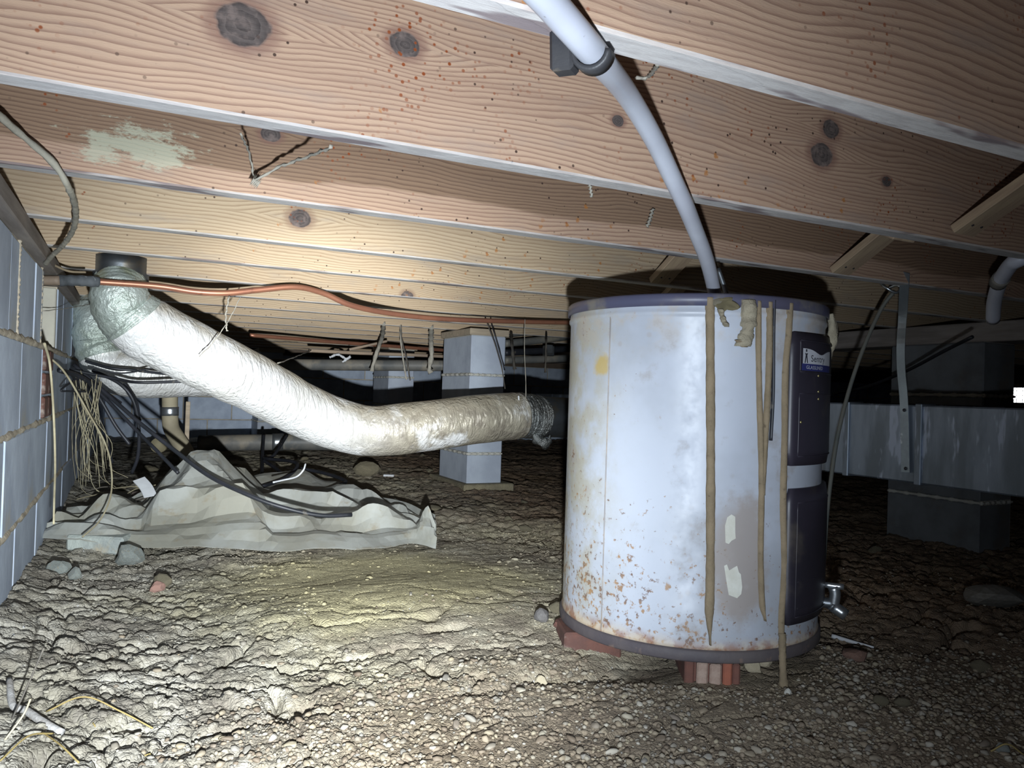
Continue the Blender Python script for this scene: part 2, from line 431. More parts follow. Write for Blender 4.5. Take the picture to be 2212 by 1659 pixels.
def dirt_material():
    m, nt, b = new_mat('dirt'); g = N(nt)
    v = g.coord('Object'); X, Y, Z = g.sep(v)
    n1 = g.noise(v, 2.2, 5, .6); n2 = g.noise(v, 11, 5, .65); n3 = g.noise(v, 60, 4, .7)
    col = g.mix(g.ramp(n1, .38, .62), (0.382, 0.341, 0.239), (0.304, 0.264, 0.201))
    col = g.mix(g.math('MULTIPLY', g.ramp(n2, .48, .68), .7), col, (0.460, 0.424, 0.331))
    col = g.mix(g.math('MULTIPLY', g.ramp(n2, .47, .33), .85), col, (0.206, 0.171, 0.132))
    # yellow clay hump and grey wet patch
    dx = g.math('DIVIDE', g.math('SUBTRACT', X, .5), .55); dy = g.math('DIVIDE', g.math('SUBTRACT', Y, 1.95), .42)
    d = g.math('ADD', g.math('ADD', g.math('MULTIPLY', dx, dx), g.math('MULTIPLY', dy, dy)), g.math('MULTIPLY_ADD', n1, 1.2, -.6))
    col = g.mix(g.math('MULTIPLY', g.ramp(d, 1.2, .3), .75), col, (0.480, 0.424, 0.239))
    lx = g.ramp(g.math('ADD', X, g.math('MULTIPLY_ADD', n1, .5, -.25)), .42, .12)
    col = g.mix(g.math('MULTIPLY', lx, .6), col, g.mix(g.ramp(n2, .42, .6), (.125, .118, .106), (.265, .255, .235)))
    # red-brown soil to the far side of the heater
    rx = g.math('ADD', X, g.math('MULTIPLY_ADD', n1, .8, -.4))
    col = g.mix(g.math('MULTIPLY', g.ramp(rx, 1.05, 1.75), .75), col, (0.206, 0.124, 0.073))
    gx = g.ramp(g.math('ADD', Y, g.math('MULTIPLY_ADD', n2, .3, -.15)), 1.42, 1.15)
    gx = g.math('MULTIPLY', gx, g.ramp(X, .0, .4))
    col = g.mix(g.math('MULTIPLY', gx, .75), col, (0.167, 0.124, 0.085))
    pale = g.voro(v, 70, 'F1')
    col = g.mix(g.math('MULTIPLY', g.ramp(pale, .16, .09), g.ramp(n2, .5, .62)), col, (0.620, 0.620, 0.620))
    g.put(b.inputs['Base Color'], col)
    wet = g.ramp(g.noise(v, 3.1, 3, .5), .52, .66)
    g.put(b.inputs['Roughness'], g.math('MULTIPLY_ADD', wet, -.38, .86))
    b.inputs['Specular IOR Level'].default_value = .45
    vw = g.node('ShaderNodeVectorMath', operation='ADD'); g.put(vw.inputs[0], v)
    nv = g.node('ShaderNodeTexNoise'); g.put(nv.inputs['Vector'], v); nv.inputs['Scale'].default_value = 25; nv.inputs['Detail'].default_value = 3
    sc_ = g.node('ShaderNodeVectorMath', operation='SCALE'); g.put(sc_.inputs[0], nv.outputs[1]); sc_.inputs[3].default_value = .03
    g.put(vw.inputs[1], sc_.outputs[0])
    crack = g.ramp(g.voro(vw.outputs[0], 48, 'DISTANCE_TO_EDGE'), .0, .10)
    crack2 = g.ramp(g.voro(vw.outputs[0], 130, 'DISTANCE_TO_EDGE'), .0, .16)
    h = g.math('ADD', g.math('MULTIPLY', n3, .6), g.math('ADD', g.math('MULTIPLY', crack, .55), g.math('MULTIPLY', crack2, .4)))
    g.put(b.inputs['Normal'], g.bump(h, .5, .006))
    return m
M['dirt'] = dirt_material()

def pebble_material():
    m, nt, b = new_mat('gravel'); g = N(nt)
    gi = g.node('ShaderNodeNewGeometry').outputs['Random Per Island']
    oi = g.node('ShaderNodeObjectInfo').outputs['Random']
    r = g.math('FRACT', g.math('ADD', gi, g.math('MULTIPLY', oi, 7.31)))
    cr = g.node('ShaderNodeValToRGB'); g.put(cr.inputs[0], r)
    cr.color_ramp.interpolation = 'LINEAR'
    e = cr.color_ramp.elements
    e[0].position = 0; e[0].color = (0.120, 0.092, 0.066, 1)
    e[1].position = 1; e[1].color = (0.368, 0.344, 0.296, 1)
    for p, c in ((.2, (0.200, 0.160, 0.116)), (.4, (0.248, 0.204, 0.144)), (.55, (0.192, 0.180, 0.160)), (.7, (0.288, 0.244, 0.168)), (.85, (0.160, 0.132, 0.104)), (.93, (0.320, 0.288, 0.224))):
        q = e.new(p); q.color = (*c, 1)
    v = g.coord('Object')
    col = g.mix(g.math('MULTIPLY', g.ramp(g.noise(v, 90, 3), .45, .7), .45), cr.outputs[0], (0.112, 0.084, 0.060))
    g.put(b.inputs['Base Color'], col); b.inputs['Roughness'].default_value = .72
    b.inputs['Specular IOR Level'].default_value = .4
    return m
M['pebble'] = pebble_material()

# ================================================================== THE SETTING
WX = -0.225          # face of the left foundation wall
JZ = CZ + 0.327      # underside of the joists
JD = 0.235           # joist depth
BACKY, RIGHTX, FRONTY = 7.4, 9.0, -1.6

# ---- dirt floor: dense fan where the camera looks, coarse beyond
def build_floor():
    c0 = np.array([-.15, -.35])
    na, nr = 780, 900
    az = np.radians(np.linspace(-24, 82, na))            # from +Y towards +X
    rr = .72*np.exp(np.linspace(0, math.log(10.5/.72), nr))
    A, Rr = np.meshgrid(az, rr)
    X = c0[0]+Rr*np.sin(A); Y = c0[1]+Rr*np.cos(A)
    X = np.clip(X, WX-.12, RIGHTX+.1); Y = np.clip(Y, FRONTY, BACKY+.1)
    Z = ground_z(X, Y)
    # the soil meets the block wall with a small fillet of washed-in dirt
    Z = Z + .02*np.exp(-((X-WX)/.05)**2)*(X > WX-.01)
    co = np.stack([X, Y, Z], -1).reshape(-1, 3)
    idx = np.arange(na*nr).reshape(nr, na)
    a = idx[:-1, :-1]; b = idx[:-1, 1:]; c = idx[1:, 1:]; d = idx[1:, :-1]
    quads = np.stack([a, d, c, b], -1).reshape(-1, 4)
    me = bpy.data.meshes.new('floor')
    me.vertices.add(len(co)); me.vertices.foreach_set('co', co.ravel())
    me.loops.add(quads.size); me.loops.foreach_set('vertex_index', quads.ravel())
    me.polygons.add(len(quads)); me.polygons.foreach_set('loop_start', np.arange(0, quads.size, 4)); me.polygons.foreach_set('loop_total', np.full(len(quads), 4))
    me.update(); me.validate()
    o = link('floor', me, M['dirt'])
    tag(o, 'uneven bare dirt floor of the crawlspace', None, kind='structure')
    # the dirt behind and beside the viewer
    xs = np.linspace(WX-.1, RIGHTX+.1, 60); ys = np.linspace(FRONTY, BACKY+.1, 60)
    XX, YY = np.meshgrid(xs, ys); ZZ = ground_z(XX, YY, False)-.06
    co = np.stack([XX, YY, ZZ], -1).reshape(-1, 3); idx = np.arange(3600).reshape(60, 60)
    q = np.stack([idx[:-1, :-1], idx[:-1, 1:], idx[1:, 1:], idx[1:, :-1]], -1).reshape(-1, 4)
    s = link('subsoil', mesh('subsoil', co.tolist(), q.tolist()), M['dirt'], o)
    return o
floor = build_floor()

# ---- ceiling
o = box('ceiling', (WX-.3, FRONTY-.3, JZ+JD), (RIGHTX+.3, BACKY+.3, JZ+JD+.02), M['subfloor'], bevel=0)
tag(o, 'dark plywood subfloor above the joists', None, kind='structure')

# ---- block walls: recessed mortar core, every block its own piece
CH = .2032; BL = .4064
def block_wall(name, axis, face, a0, a1, ztop, courses, sign, hole=None, label='', core_back=.18, piece='concrete_block', mats=None, offs=0.):
    """axis 'y': wall in plane x=face; axis 'x': wall in plane y=face. sign = outward (room) direction of the face"""
    mats = mats or (M['block'], M['mortar'])
    zb = ztop-CH*courses
    def bx(nm, l0, l1, z0, z1, f0, f1, mt, par, bev):
        if axis == 'y': lo, hi = (min(f0, f1), l0, z0), (max(f0, f1), l1, z1)
        else: lo, hi = (l0, min(f0, f1), z0), (l1, max(f0, f1), z1)
        return box(nm, lo, hi, mt, par, bev)
    fc = face - sign*.005
    if hole is None:
        core = bx(name, a0, a1, zb, ztop, fc, fc-sign*core_back, mats[1], None, 0)
    else:   # core with an opening: built from four slabs in one mesh
        h0, h1, hz0, hz1 = hole
        bm = bmesh.new()
        for (l0, l1, z0, z1) in ((a0, h0, zb, ztop), (h1, a1, zb, ztop), (h0, h1, zb, hz0), (h0, h1, hz1, ztop)):
            if z1-z0 < 1e-4 or l1-l0 < 1e-4: continue
            r = bmesh.ops.create_cube(bm, size=1)
            for v in r['verts']:
                l = l0+(v.co.y+.5)*(l1-l0); z = z0+(v.co.z+.5)*(z1-z0); f_ = fc - sign*core_back*(v.co.x+.5)
                v.co = Vector((f_, l, z)) if axis == 'y' else Vector((l, f_, z))
        bmesh.ops.recalc_face_normals(bm, faces=bm.faces[:])
        me = bpy.data.meshes.new(name); bm.to_mesh(me); bm.free()
        core = link(name, me, mats[1], smooth=False)
    tag(core, label, None, kind='structure')
    cl = Vector(core.location)
    cache = {}
    for c in range(courses):
        z1 = ztop-CH*c-.004; z0 = ztop-CH*(c+1)+.004
        s = a0 - (BL/2 if c % 2 else 0) + offs
        while s < a1:
            l0 = max(s+.004, a0); l1 = min(s+BL-.004, a1); s += BL
            if l1-l0 < .03: continue
            pieces = [(l0, l1)]
            if hole and z1 > hole[2]+.02 and z0 < hole[3]-.02:
                pieces = [(l0, min(l1, hole[0])), (max(l0, hole[1]), l1)]
            for (p0, p1) in pieces:
                if p1-p0 < .03: continue
                key = (round(p1-p0, 3),)
                if key not in cache:
                    cache[key] = box_me(piece, *((.03, p1-p0, z1-z0) if axis == 'y' else (p1-p0, .03, z1-z0)), bevel=.004)
                b = link(piece, cache[key], mats[0], core, smooth=False)
                jut = random.uniform(-.0015, .002)
                fpos = face - sign*.015 + sign*jut
                loc = Vector((fpos, (p0+p1)/2, z0)) if axis == 'y' else Vector(((p0+p1)/2, fpos, z0))
                b.location = loc-cl
    return core
WTOP = JZ - .04
HOLE = (2.36, 2.80, WTOP-CH, WTOP)
wall_left = block_wall('wall_left', 'y', WX, FRONTY, BACKY, WTOP, 5, 1, hole=HOLE, label='grey concrete block foundation wall with ragged mortar joints', offs=.13)
wall_back = block_wall('wall_back', 'x', BACKY, WX-.2, RIGHTX+.2, WTOP, 5, -1, label='far grey concrete block foundation wall')
wall_right = block_wall('wall_right', 'y', RIGHTX, FRONTY, BACKY, WTOP, 5, -1, hole=(5.10, 5.50, WTOP-CH-.03, WTOP-.03), label='dark far block wall with the daylight vent')
wall_front = block_wall('wall_front', 'x', FRONTY, WX-.2, RIGHTX+.2, WTOP, 5, 1, label='concrete block wall behind the viewer')
# band between block tops and subfloor, so no daylight leaks in
for nm, lo, hi in (('trim_1', (WX-.21, FRONTY-.2, WTOP+.038), (WX-.17, BACKY+.2, JZ+JD)), ('trim_2', (WX-.2, BACKY+.15, WTOP), (RIGHTX+.2, BACKY+.19, JZ+JD)),
                   ('trim_3', (RIGHTX+.15, FRONTY-.2, WTOP), (RIGHTX+.19, BACKY+.2, JZ+JD)), ('trim_4', (WX-.2, FRONTY-.19, WTOP), (RIGHTX+.2, FRONTY-.15, JZ+JD))):
    tag(box(nm, lo, hi, M['subfloor'], bevel=0), 'rim board closing the joist ends above the block wall', None, kind='structure')
# closing board outside the left opening
tag(box('trim_5', (WX-.24, HOLE[0]-.1, HOLE[2]-.1), (WX-.195, HOLE[1]+.1, HOLE[3]+.06), M['subfloor'], bevel=0), 'dark board closing the old vent opening', None, kind='structure')
# sill plate on the left wall
tag(box('trim_6', (WX-.16, FRONTY, WTOP), (WX+.022, BACKY, WTOP+.038), M['plate_wood'], bevel=.003), 'grey weathered sill plate on top of the block wall', None, kind='structure')
# ragged mortar beads squeezed out of the nearest joints (left wall)
def bead(pts, r, parent):
    rr = random.Random(int(pts[0][1]*1000+pts[0][2]*77))
    vals = [rr.uniform(.5, 1.25) for _ in range(90)]
    def rad(u):
        k = u*88; i = int(k); return r*(vals[i]*(1-(k-i))+vals[i+1]*(k-i))
    tube('mortar_bead', pts, rad, M['mortar'], parent, seg=6, n=80)
for c in (1, 2, 3):
    z = WTOP-CH*c
    bead([(WX-.006, 1.3, z), (WX-.005, 2.2, z+.002), (WX-.006, 3.2, z)], .010, wall_left)
for (y, z0, z1) in ((1.90, WTOP-CH, WTOP), (2.33, WTOP-CH, WTOP)):
    bead([(WX-.003, y, z0), (WX-.003, y, (z0+z1)/2), (WX-.003, y, z1)], .006, wall_left)
# pale jamb block inside the vent opening and brick infill under it
box('jamb_block', (WX-.17, HOLE[1]-.012, HOLE[2]), (WX-.006, HOLE[1]+.03, HOLE[3]-.004), noisy('pale_block', (.58, .56, .46), (.50, .47, .40), 8, .9), wall_left, .003)
for k in range(6):
    y0 = 2.40+.0*k; z0 = WTOP-CH*2+.012+k*.064 if k < 3 else WTOP-CH*2+.012+(k-3)*.064
    y0 = 2.40 if k < 3 else 2.505
    box('brick', (WX-.03, y0, z0), (WX+.009, y0+.098, z0+.057), M['brick'], wall_left, .004)

# daylight vent in the far right wall: window_1 = frame, wires, sill
vz0, vz1 = WTOP-CH-.03, WTOP-.03
def vent():
    bm = bmesh.new()
    for (y0, y1, z0, z1) in ((5.10, 5.50, vz0, vz0+.015), (5.10, 5.50, vz1-.015, vz1), (5.10, 5.115, vz0, vz1), (5.485, 5.50, vz0, vz1)):
        r = bmesh.ops.create_cube(bm, size=1)
        for v in r['verts']: v.co = Vector((v.co.x*.03, y0+(v.co.y+.5)*(y1-y0), z0+(v.co.z+.5)*(z1-z0)))
    me = bpy.data.meshes.new('window_1'); bm.to_mesh(me); bm.free()
    w = link('window_1', me, noisy('vent_frame', (.5, .5, .5), (.4, .4, .4), 5, .6), smooth=False); w.location = (RIGHTX+.02, 0, 0)
    tag(w, 'small wire-mesh foundation vent glowing with daylight', None, kind='structure')
    for k in range(1, 4):
        z = vz0+(vz1-vz0)*k/4
        tube('vent_wire', [(RIGHTX+.02, 5.10, z), (RIGHTX+.02, 5.50, z)], .003, M['steel'], w, seg=6, n=2)
    for k in range(1, 6):
        y = 5.10+.4*k/6
        tube('vent_wire', [(RIGHTX+.02, y, vz0), (RIGHTX+.02, y, vz1)], .003, M['steel'], w, seg=6, n=2)
    box('vent_sill', (RIGHTX-.02, 5.10, vz0-.001), (RIGHTX+.2, 5.50, vz0+.02), M['brick'], w, .002, base=Vector(w.location))
vent()

# ================================================================== JOISTS
J0 = .623; JS = .4064; JT = .038
pink = ((0.459, 0.311, 0.215), (0.253, 0.150, 0.106), (0.306, 0.234, 0.193))
beam_yel = ((0.466, 0.357, 0.238), (0.291, 0.203, 0.126), (0.291, 0.248, 0.204))  # farther joists: the beam's yellower tint is put into the wood colour
def jx(px, py, i):                      # where a pixel meets the near face of joist i -> (x, height above its lower edge)
    p = py_(px, py, J0+JS*i-JT); return p.x, p.z-JZ
JX0, JX1 = WX-.16, 6.0
kA = []
kB = [(*jx(525, 55, 1), .027), (*jx(875, 97, 1), .018), (*jx(1335, 262, 1), .009), (*jx(1795, 280, 1), .017), (*jx(1775, 335, 1), .022), (*jx(1915, 393, 1), .010)]
kC = [(*jx(585, 290, 2), .014)]
kD = [(*jx(648, 470, 3), .021)]
kE = [(*jx(1295, 540, 4), .02)]
kF = [(*jx(1105, 600, 5), .02), (*jx(880, 640, 5), .018)]
sm = jx(285, 318, 2)
spec = {
 -2: ('overhead pine joist behind the viewer', pink, [], 0, None),
 -1: ('overhead pine joist just above the viewer', pink, [], 0, None),
 0: ('pine floor joist that the white pipe clamp is nailed to', pink, kA, .5, None),
 1: ('pine floor joist with large dark knots and rusty orange specks', pink, kB, 1.0, None),
 2: ('pine floor joist smeared with grey-green paint', pink, kC, .3, (sm[0], sm[1], .10, .045)),
 3: ('yellowish pine joist with a single round grey knot', beam_yel, kD, .3, None),
 4: ('yellowish pine joist hung over the white heater, behind the single-knot joist', beam_yel, kE, .2, None),
 5: ('yellowish pine joist with two faint knots above the copper pipe', beam_yel, kF, .2, None)}
wood_far = None
for i in range(-2, 17):
    y1 = J0+JS*i; y0 = y1-JT
    sag = random.uniform(-.002, .002)
    o = box('floor_joist', (JX0, y0, JZ+sag), (JX1 if i > 0 else 4.2, y1, JZ+JD), None, bevel=.003)
    cx = o.location.x
    if i in spec:
        lab, pal, kn, sp, smr = spec[i]
        kn = [(a-cx, b, r) for a, b, r in kn]
        if smr: smr = (smr[0]-cx, smr[1], smr[2], smr[3])
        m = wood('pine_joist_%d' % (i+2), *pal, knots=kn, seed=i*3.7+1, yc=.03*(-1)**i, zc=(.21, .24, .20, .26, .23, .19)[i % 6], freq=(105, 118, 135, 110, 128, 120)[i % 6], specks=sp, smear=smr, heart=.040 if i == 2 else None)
        tag(o, lab, 'joist')
    else:
        if wood_far is None: wood_far = wood('pine_joist_far', *beam_yel, seed=9.1, yc=.02, zc=.27, freq=120, lines=.8)
        m = wood_far
        tag(o, 'pale pine floor joist, %s row beyond the joist with two faint knots' % ('first', 'second', 'third', 'fourth', 'fifth', 'sixth', 'seventh', 'eighth', 'ninth', 'tenth', 'eleventh')[i-6], 'joist', 'far pale floor joists')
    o.data.materials.clear(); o.data.materials.append(m)

# diagonal cross bridging between joists
def strut(p0, p1, w, t, label, side=0):
    p0 = Vector(p0); p1 = Vector(p1); L = (p1-p0).length
    me = box_me('cross_bridging', w, t, L, .002)
    o = link('cross_bridging', me, M_strut, smooth=False); o.location = p0
    d = (p1-p0).normalized()
    xax = Vector((1, 0, 0)); zax = d; yax = zax.cross(xax).normalized(); xax = yax.cross(zax)
    o.rotation_euler = Matrix((xax, yax, zax)).transposed().to_euler()
    tag(o, label, 'strut')
    # nail heads at the lower end
    for dx in (-.014, .014):
        n = link('nail_head', lathe_me('nail_head', [(0, .0), (.0028, 0), (.0028, .001), (0, .001)], 8), M['black'], o)
        n.location = (dx, -t/2-.0005, .03); n.rotation_euler = (pi/2, 0, 0)
    return o
M_strut = noisy('bridging_wood', (0.420, 0.315, 0.203), (0.315, 0.225, 0.150), 4, .85, stretch=(14, 14, 1.5), bump=.2)
def gap(i): return J0+JS*i, J0+JS*(i+1)-JT     # free space between joist i and i+1
bx1 = 1.585; bx0 = 1.455
a, b = gap(0); strut((bx0, b-.012, JZ+.02), (bx0+.01, a+.012, JZ+.20), .064, .019, 'diagonal wooden bridging strut beside the white elbow pipe')
a, b = gap(1); strut((bx1, b-.012, JZ+.005), (bx1+.01, a+.012, JZ+.20), .064, .019, 'diagonal wooden bridging strut above the heater access panels')
strut((bx0-.08, a+.012, JZ+.01), (bx0-.08, b-.012, JZ+.20), .064, .019, 'wooden bridging strut crossing behind the strut over the access panels')
a, b = gap(2); strut((1.33, b-.012, JZ+.004), (1.33, a+.012, JZ+.20), .064, .019, 'diagonal wooden bridging strut right behind the heater top pipe')
a, b = gap(3); strut((1.65, b-.012, JZ+.004), (1.65, a+.012, JZ+.20), .064, .019, 'dark wooden bridging strut beyond the heater, nearest its far rim')

# ================================================================== PIERS
def pier(x0, y0, ztop, courses, label, wx=.194, wy=.397, capped=True, mat=None):
    zb = ztop-CH*courses
    e = empty('block_pier', (x0+wx/2, y0+wy/2, zb), label, 'pier')
    B = Vector(e.location)
    box('mortar_core', (x0+.004, y0+.004, zb), (x0+wx-.004, y0+wy-.004, ztop), M['pier_mortar'], e, 0, base=B)
    for c in range(courses):
        z1 = ztop-CH*c-(.0 if c == 0 else .005); z0 = ztop-CH*(c+1)+.005
        j = [random.uniform(-.003, .003) for _ in range(2)]
        box('concrete_block', (x0+j[0], y0+j[1], z0), (x0+wx+j[0], y0+wy+j[1], z1), mat or M['pier_block'], e, .005, base=B)
        if c: 
            z = ztop-CH*c
            rim = [(x0, y0+wy, z), (x0, y0, z), (x0+wx, y0, z)]
            for p, q in zip(rim, rim[1:]):
                tube('mortar_bead', [p, q], lambda u: .0065*(1+.35*sin(37*u)+.2*sin(91*u)), M['pier_mortar'], e, seg=6, n=40, base=B)
    if capped:
        box('wooden_shim', (x0-.012, y0-.012, ztop), (x0+wx+.016, y0+wy+.012, JZ-.001), M['pine'], e, .003, base=B)
    return e
pier(1.534, 3.632, CZ+.292, 5, 'pale blue-grey block pier standing behind the silver duct')
pier(1.66, 5.45, CZ+.292, 5, 'distant block pier half hidden behind hanging copper lines')
pier(2.87, 1.83, CZ+.25, 4, 'dark block pier behind the rectangular metal duct', capped=False, mat=noisy('dark_pier_block', (.17, .18, .19), (.12, .125, .13), 6, .9, bump=.4, c3=(.14, .115, .09), s3=4, t3=(.5, .7)))  # block colour darker than on the other piers
pier(.97, 7.02, CZ+.292, 5, 'farthest block pier against the back wall')
# footing slab of the centre pier
p = pz(1035, 1085, .02)
tag(box('footing_slab', (1.50, 3.58, gz(1.6, 3.7)-.08), (1.78, 4.1, gz(1.6, 3.7)+.028), M['clod'], bevel=.006), 'low crumbling footing slab under the blue-grey pier', 'footing')
# girder over the right pier
tag(box('girder', (2.88, .9, CZ+.25), (3.04, 5.5, JZ-.001), M['plate_wood'], bevel=.003), 'dark wooden girder resting on the pier behind the metal duct', 'girder')

# ================================================================== WATER HEATER
HAZ = radians(26.03+13.14); HD = 1.735; HR = .27
HC = Vector((HD*sin(HAZ), HD*cos(HAZ), 0))
HZ0, HZ1 = .036, .716
heater = empty('water_heater', (HC.x, HC.y, HZ0), 'squat rusty white water heater standing on bricks', 'water heater', rz=-HAZ)
def hpt(x, y, r=HR):
    """pixel -> (theta, z) on the tank; theta 0 faces the camera, positive to the right"""
    d = pray(x, y); ox, oy = -HC.x, -HC.y
    a = d.x**2+d.y**2; b = 2*(ox*d.x+oy*d.y); c = ox**2+oy**2-r*r
    D = b*b-4*a*c
    t = (-b-sqrt(D))/(2*a) if D > 0 else -b/(2*a)
    p = CAM+d*t; q = Vector((p.x-HC.x, p.y-HC.y))
    lx = q.x*cos(HAZ)-q.y*sin(HAZ); ly = q.x*sin(HAZ)+q.y*cos(HAZ)
    return atan2(lx, -ly), p.z
def hl(theta, z, r=HR): return Vector((r*sin(theta), -r*cos(theta), z-HZ0))     # heater-local point

def jacket_material():
    m, nt, b = new_mat('rusty_white_enamel'); g = N(nt)
    v = g.coord('Object'); X, Y, Z = g.sep(v)
    n1 = g.noise(v, 3.4, 5, .6); n2 = g.noise(v, 12, 5, .65); n3 = g.noise(v, 38, 4, .6)
    col = g.mix(g.ramp(n1, .4, .65), (.42, .45, .515), (.345, .365, .405))
    # grimy film on the left shoulder
    left = g.ramp(X, -.09, -.24)
    col = g.mix(g.math('MULTIPLY', g.math('MULTIPLY', left, g.ramp(n2, .36, .58)), .8), col, (.33, .30, .215))
    top = g.math('MULTIPLY', g.ramp(Z, .54, .65), g.ramp(n2, .47, .62))
    col = g.mix(g.math('MULTIPLY', top, .7), col, (.42, .37, .32))
    blot = g.ramp(n2, .56, .68)
    col = g.mix(g.math('MULTIPLY', blot, .55), col, (.30, .275, .265))
    # brown halo round the torn sticker
    tx, tz = hpt(1590, 1200); sx, sz = HR*sin(tx), tz-HZ0
    dx = g.math('DIVIDE', g.math('SUBTRACT', X, sx), .062); dz = g.math('DIVIDE', g.math('SUBTRACT', Z, sz-.005), .135)
    d = g.math('ADD', g.math('ADD', g.math('MULTIPLY', dx, dx), g.math('MULTIPLY', dz, dz)), g.math('MULTIPLY_ADD', n2, 2.4, -1.2))
    front = g.ramp(Y, .0, -.1)
    col = g.mix(g.math('MULTIPLY', g.math('MULTIPLY', g.ramp(d, 1.1, .35), front), .8), col, (.30, .255, .225))
    # grey pock marks, rust freckles that thicken towards the base and the left
    pk = g.voro(v, 30, 'F1'); col = g.mix(g.math('MULTIPLY', g.math('MULTIPLY', g.ramp(pk, .22, .08), g.ramp(n1, .40, .6)), .6), col, (.34, .31, .30))
    low = g.math('ADD', g.math('MULTIPLY', g.ramp(Z, .42, .05), .15), g.math('MULTIPLY', g.ramp(X, .08, -.22), .09))
    fr = g.math('ADD', g.noise(v, 95, 4, .65), g.math('MULTIPLY', g.math('SUBTRACT', n2, .5), .42))
    rust = g.ramp(g.math('ADD', fr, low), .735, .83)
    rustc = g.mix(g.ramp(n3, .4, .6), (.30, .16, .055), (.13, .065, .035))
    col = g.mix(g.math('MULTIPLY', rust, .85), col, rustc)
    # rusted bottom seam
    band = g.ramp(g.math('ADD', Z, g.math('MULTIPLY_ADD', n2, .05, -.025)), .050, .022)
    col = g.mix(g.math('MULTIPLY', band, .85), col, g.mix(g.ramp(n3, .42, .6), (.50, .40, .28), (.27, .115, .04)))
    # one yellow stain
    tx, tz = hpt(1300, 785); ax = g.math('SUBTRACT', X, HR*sin(tx)); az = g.math('SUBTRACT', Z, tz-HZ0)
    d = g.math('SQRT', g.math('ADD', g.math('MULTIPLY', ax, ax), g.math('MULTIPLY', g.math('MULTIPLY', az, az), .35)))
    d = g.math('ADD', d, g.math('MULTIPLY_ADD', n2, .05, -.025))
    col = g.mix(g.math('MULTIPLY', g.math('MULTIPLY', g.ramp(d, .016, .006), front), .8), col, (.42, .30, .08))
    g.put(b.inputs['Base Color'], col)
    g.put(b.inputs['Roughness'], g.math('MULTIPLY_ADD', g.ramp(n2, .4, .7), .22, .40))
    b.inputs['Specular IOR Level'].default_value = .5
    g.put(b.inputs['Normal'], g.bump(g.math('ADD', n1, g.math('MULTIPLY', n3, .15)), .12, .006))
    return m
M['jacket'] = jacket_material()
h = HZ1-HZ0
jk = link('jacket', lathe_me('jacket', [(HR-.004, .020), (HR, .024), (HR, .030), (HR-.0015, .034), (HR-.0015, h-.045), (HR, h-.041), (HR+.002, h-.038), (HR+.002, h-.033), (HR, h-.030), (HR, h-.022)], 128), M['jacket'], heater)
link('top_cap', lathe_me('top_cap', [(HR+.002, h-.0235), (HR+.0055, h-.0235), (HR+.0055, h-.004), (HR+.002, h), (HR-.02, h), (HR-.022, h-.004), (.03, h-.004), (0, h-.004)], 128), M['cap_enamel'], heater)
link('base_ring', lathe_me('base_ring', [(0, .001), (HR-.02, .001), (HR-.004, 0), (HR+.003, .001), (HR+.0045, .004), (HR+.0045, .020), (HR+.001, .0235), (HR-.004, .0235)], 128), M['base_ring'], heater)
# vertical sheet seam
def hstrip(name, pts, wfun, thick, material, n=60, seg=8, parent=heater, r=HR, lift=0.):
    """flattened bead running down the tank; pts are (theta, z)"""
    P = smooth_path([Vector((t*HR, z, 0)) for t, z in pts], n)
    verts = []; faces = []
    for i, p in enumerate(P):
        u = i/(n-1); w = wfun(u)
        for j in range(seg+1):
            a = pi*j/seg
            th = (p.x + cos(a)*w/2)/HR
            verts.append(hl(th, p.y, r-.0012+lift+sin(a)*thick(u) if callable(thick) else r-.0012+lift+sin(a)*thick))
    for i in range(n-1):
        for j in range(seg):
            a = i*(seg+1)+j; faces.append((a, a+1, a+seg+2, a+seg+1))
    faces.append(tuple(range(seg, -1, -1))); faces.append(tuple((n-1)*(seg+1)+j for j in range(seg+1)))
    return link(name, mesh(name, verts, faces), material, parent)
th1, _ = hpt(1312, 900)
hstrip('jacket_seam', [(th1, HZ0+.026), (th1, HZ0+.34), (th1, HZ1-.03)], lambda u: .0022, .0022, noisy('seam_line', (.20, .19, .19), (.30, .26, .22), 20, .7), n=12, seg=4)
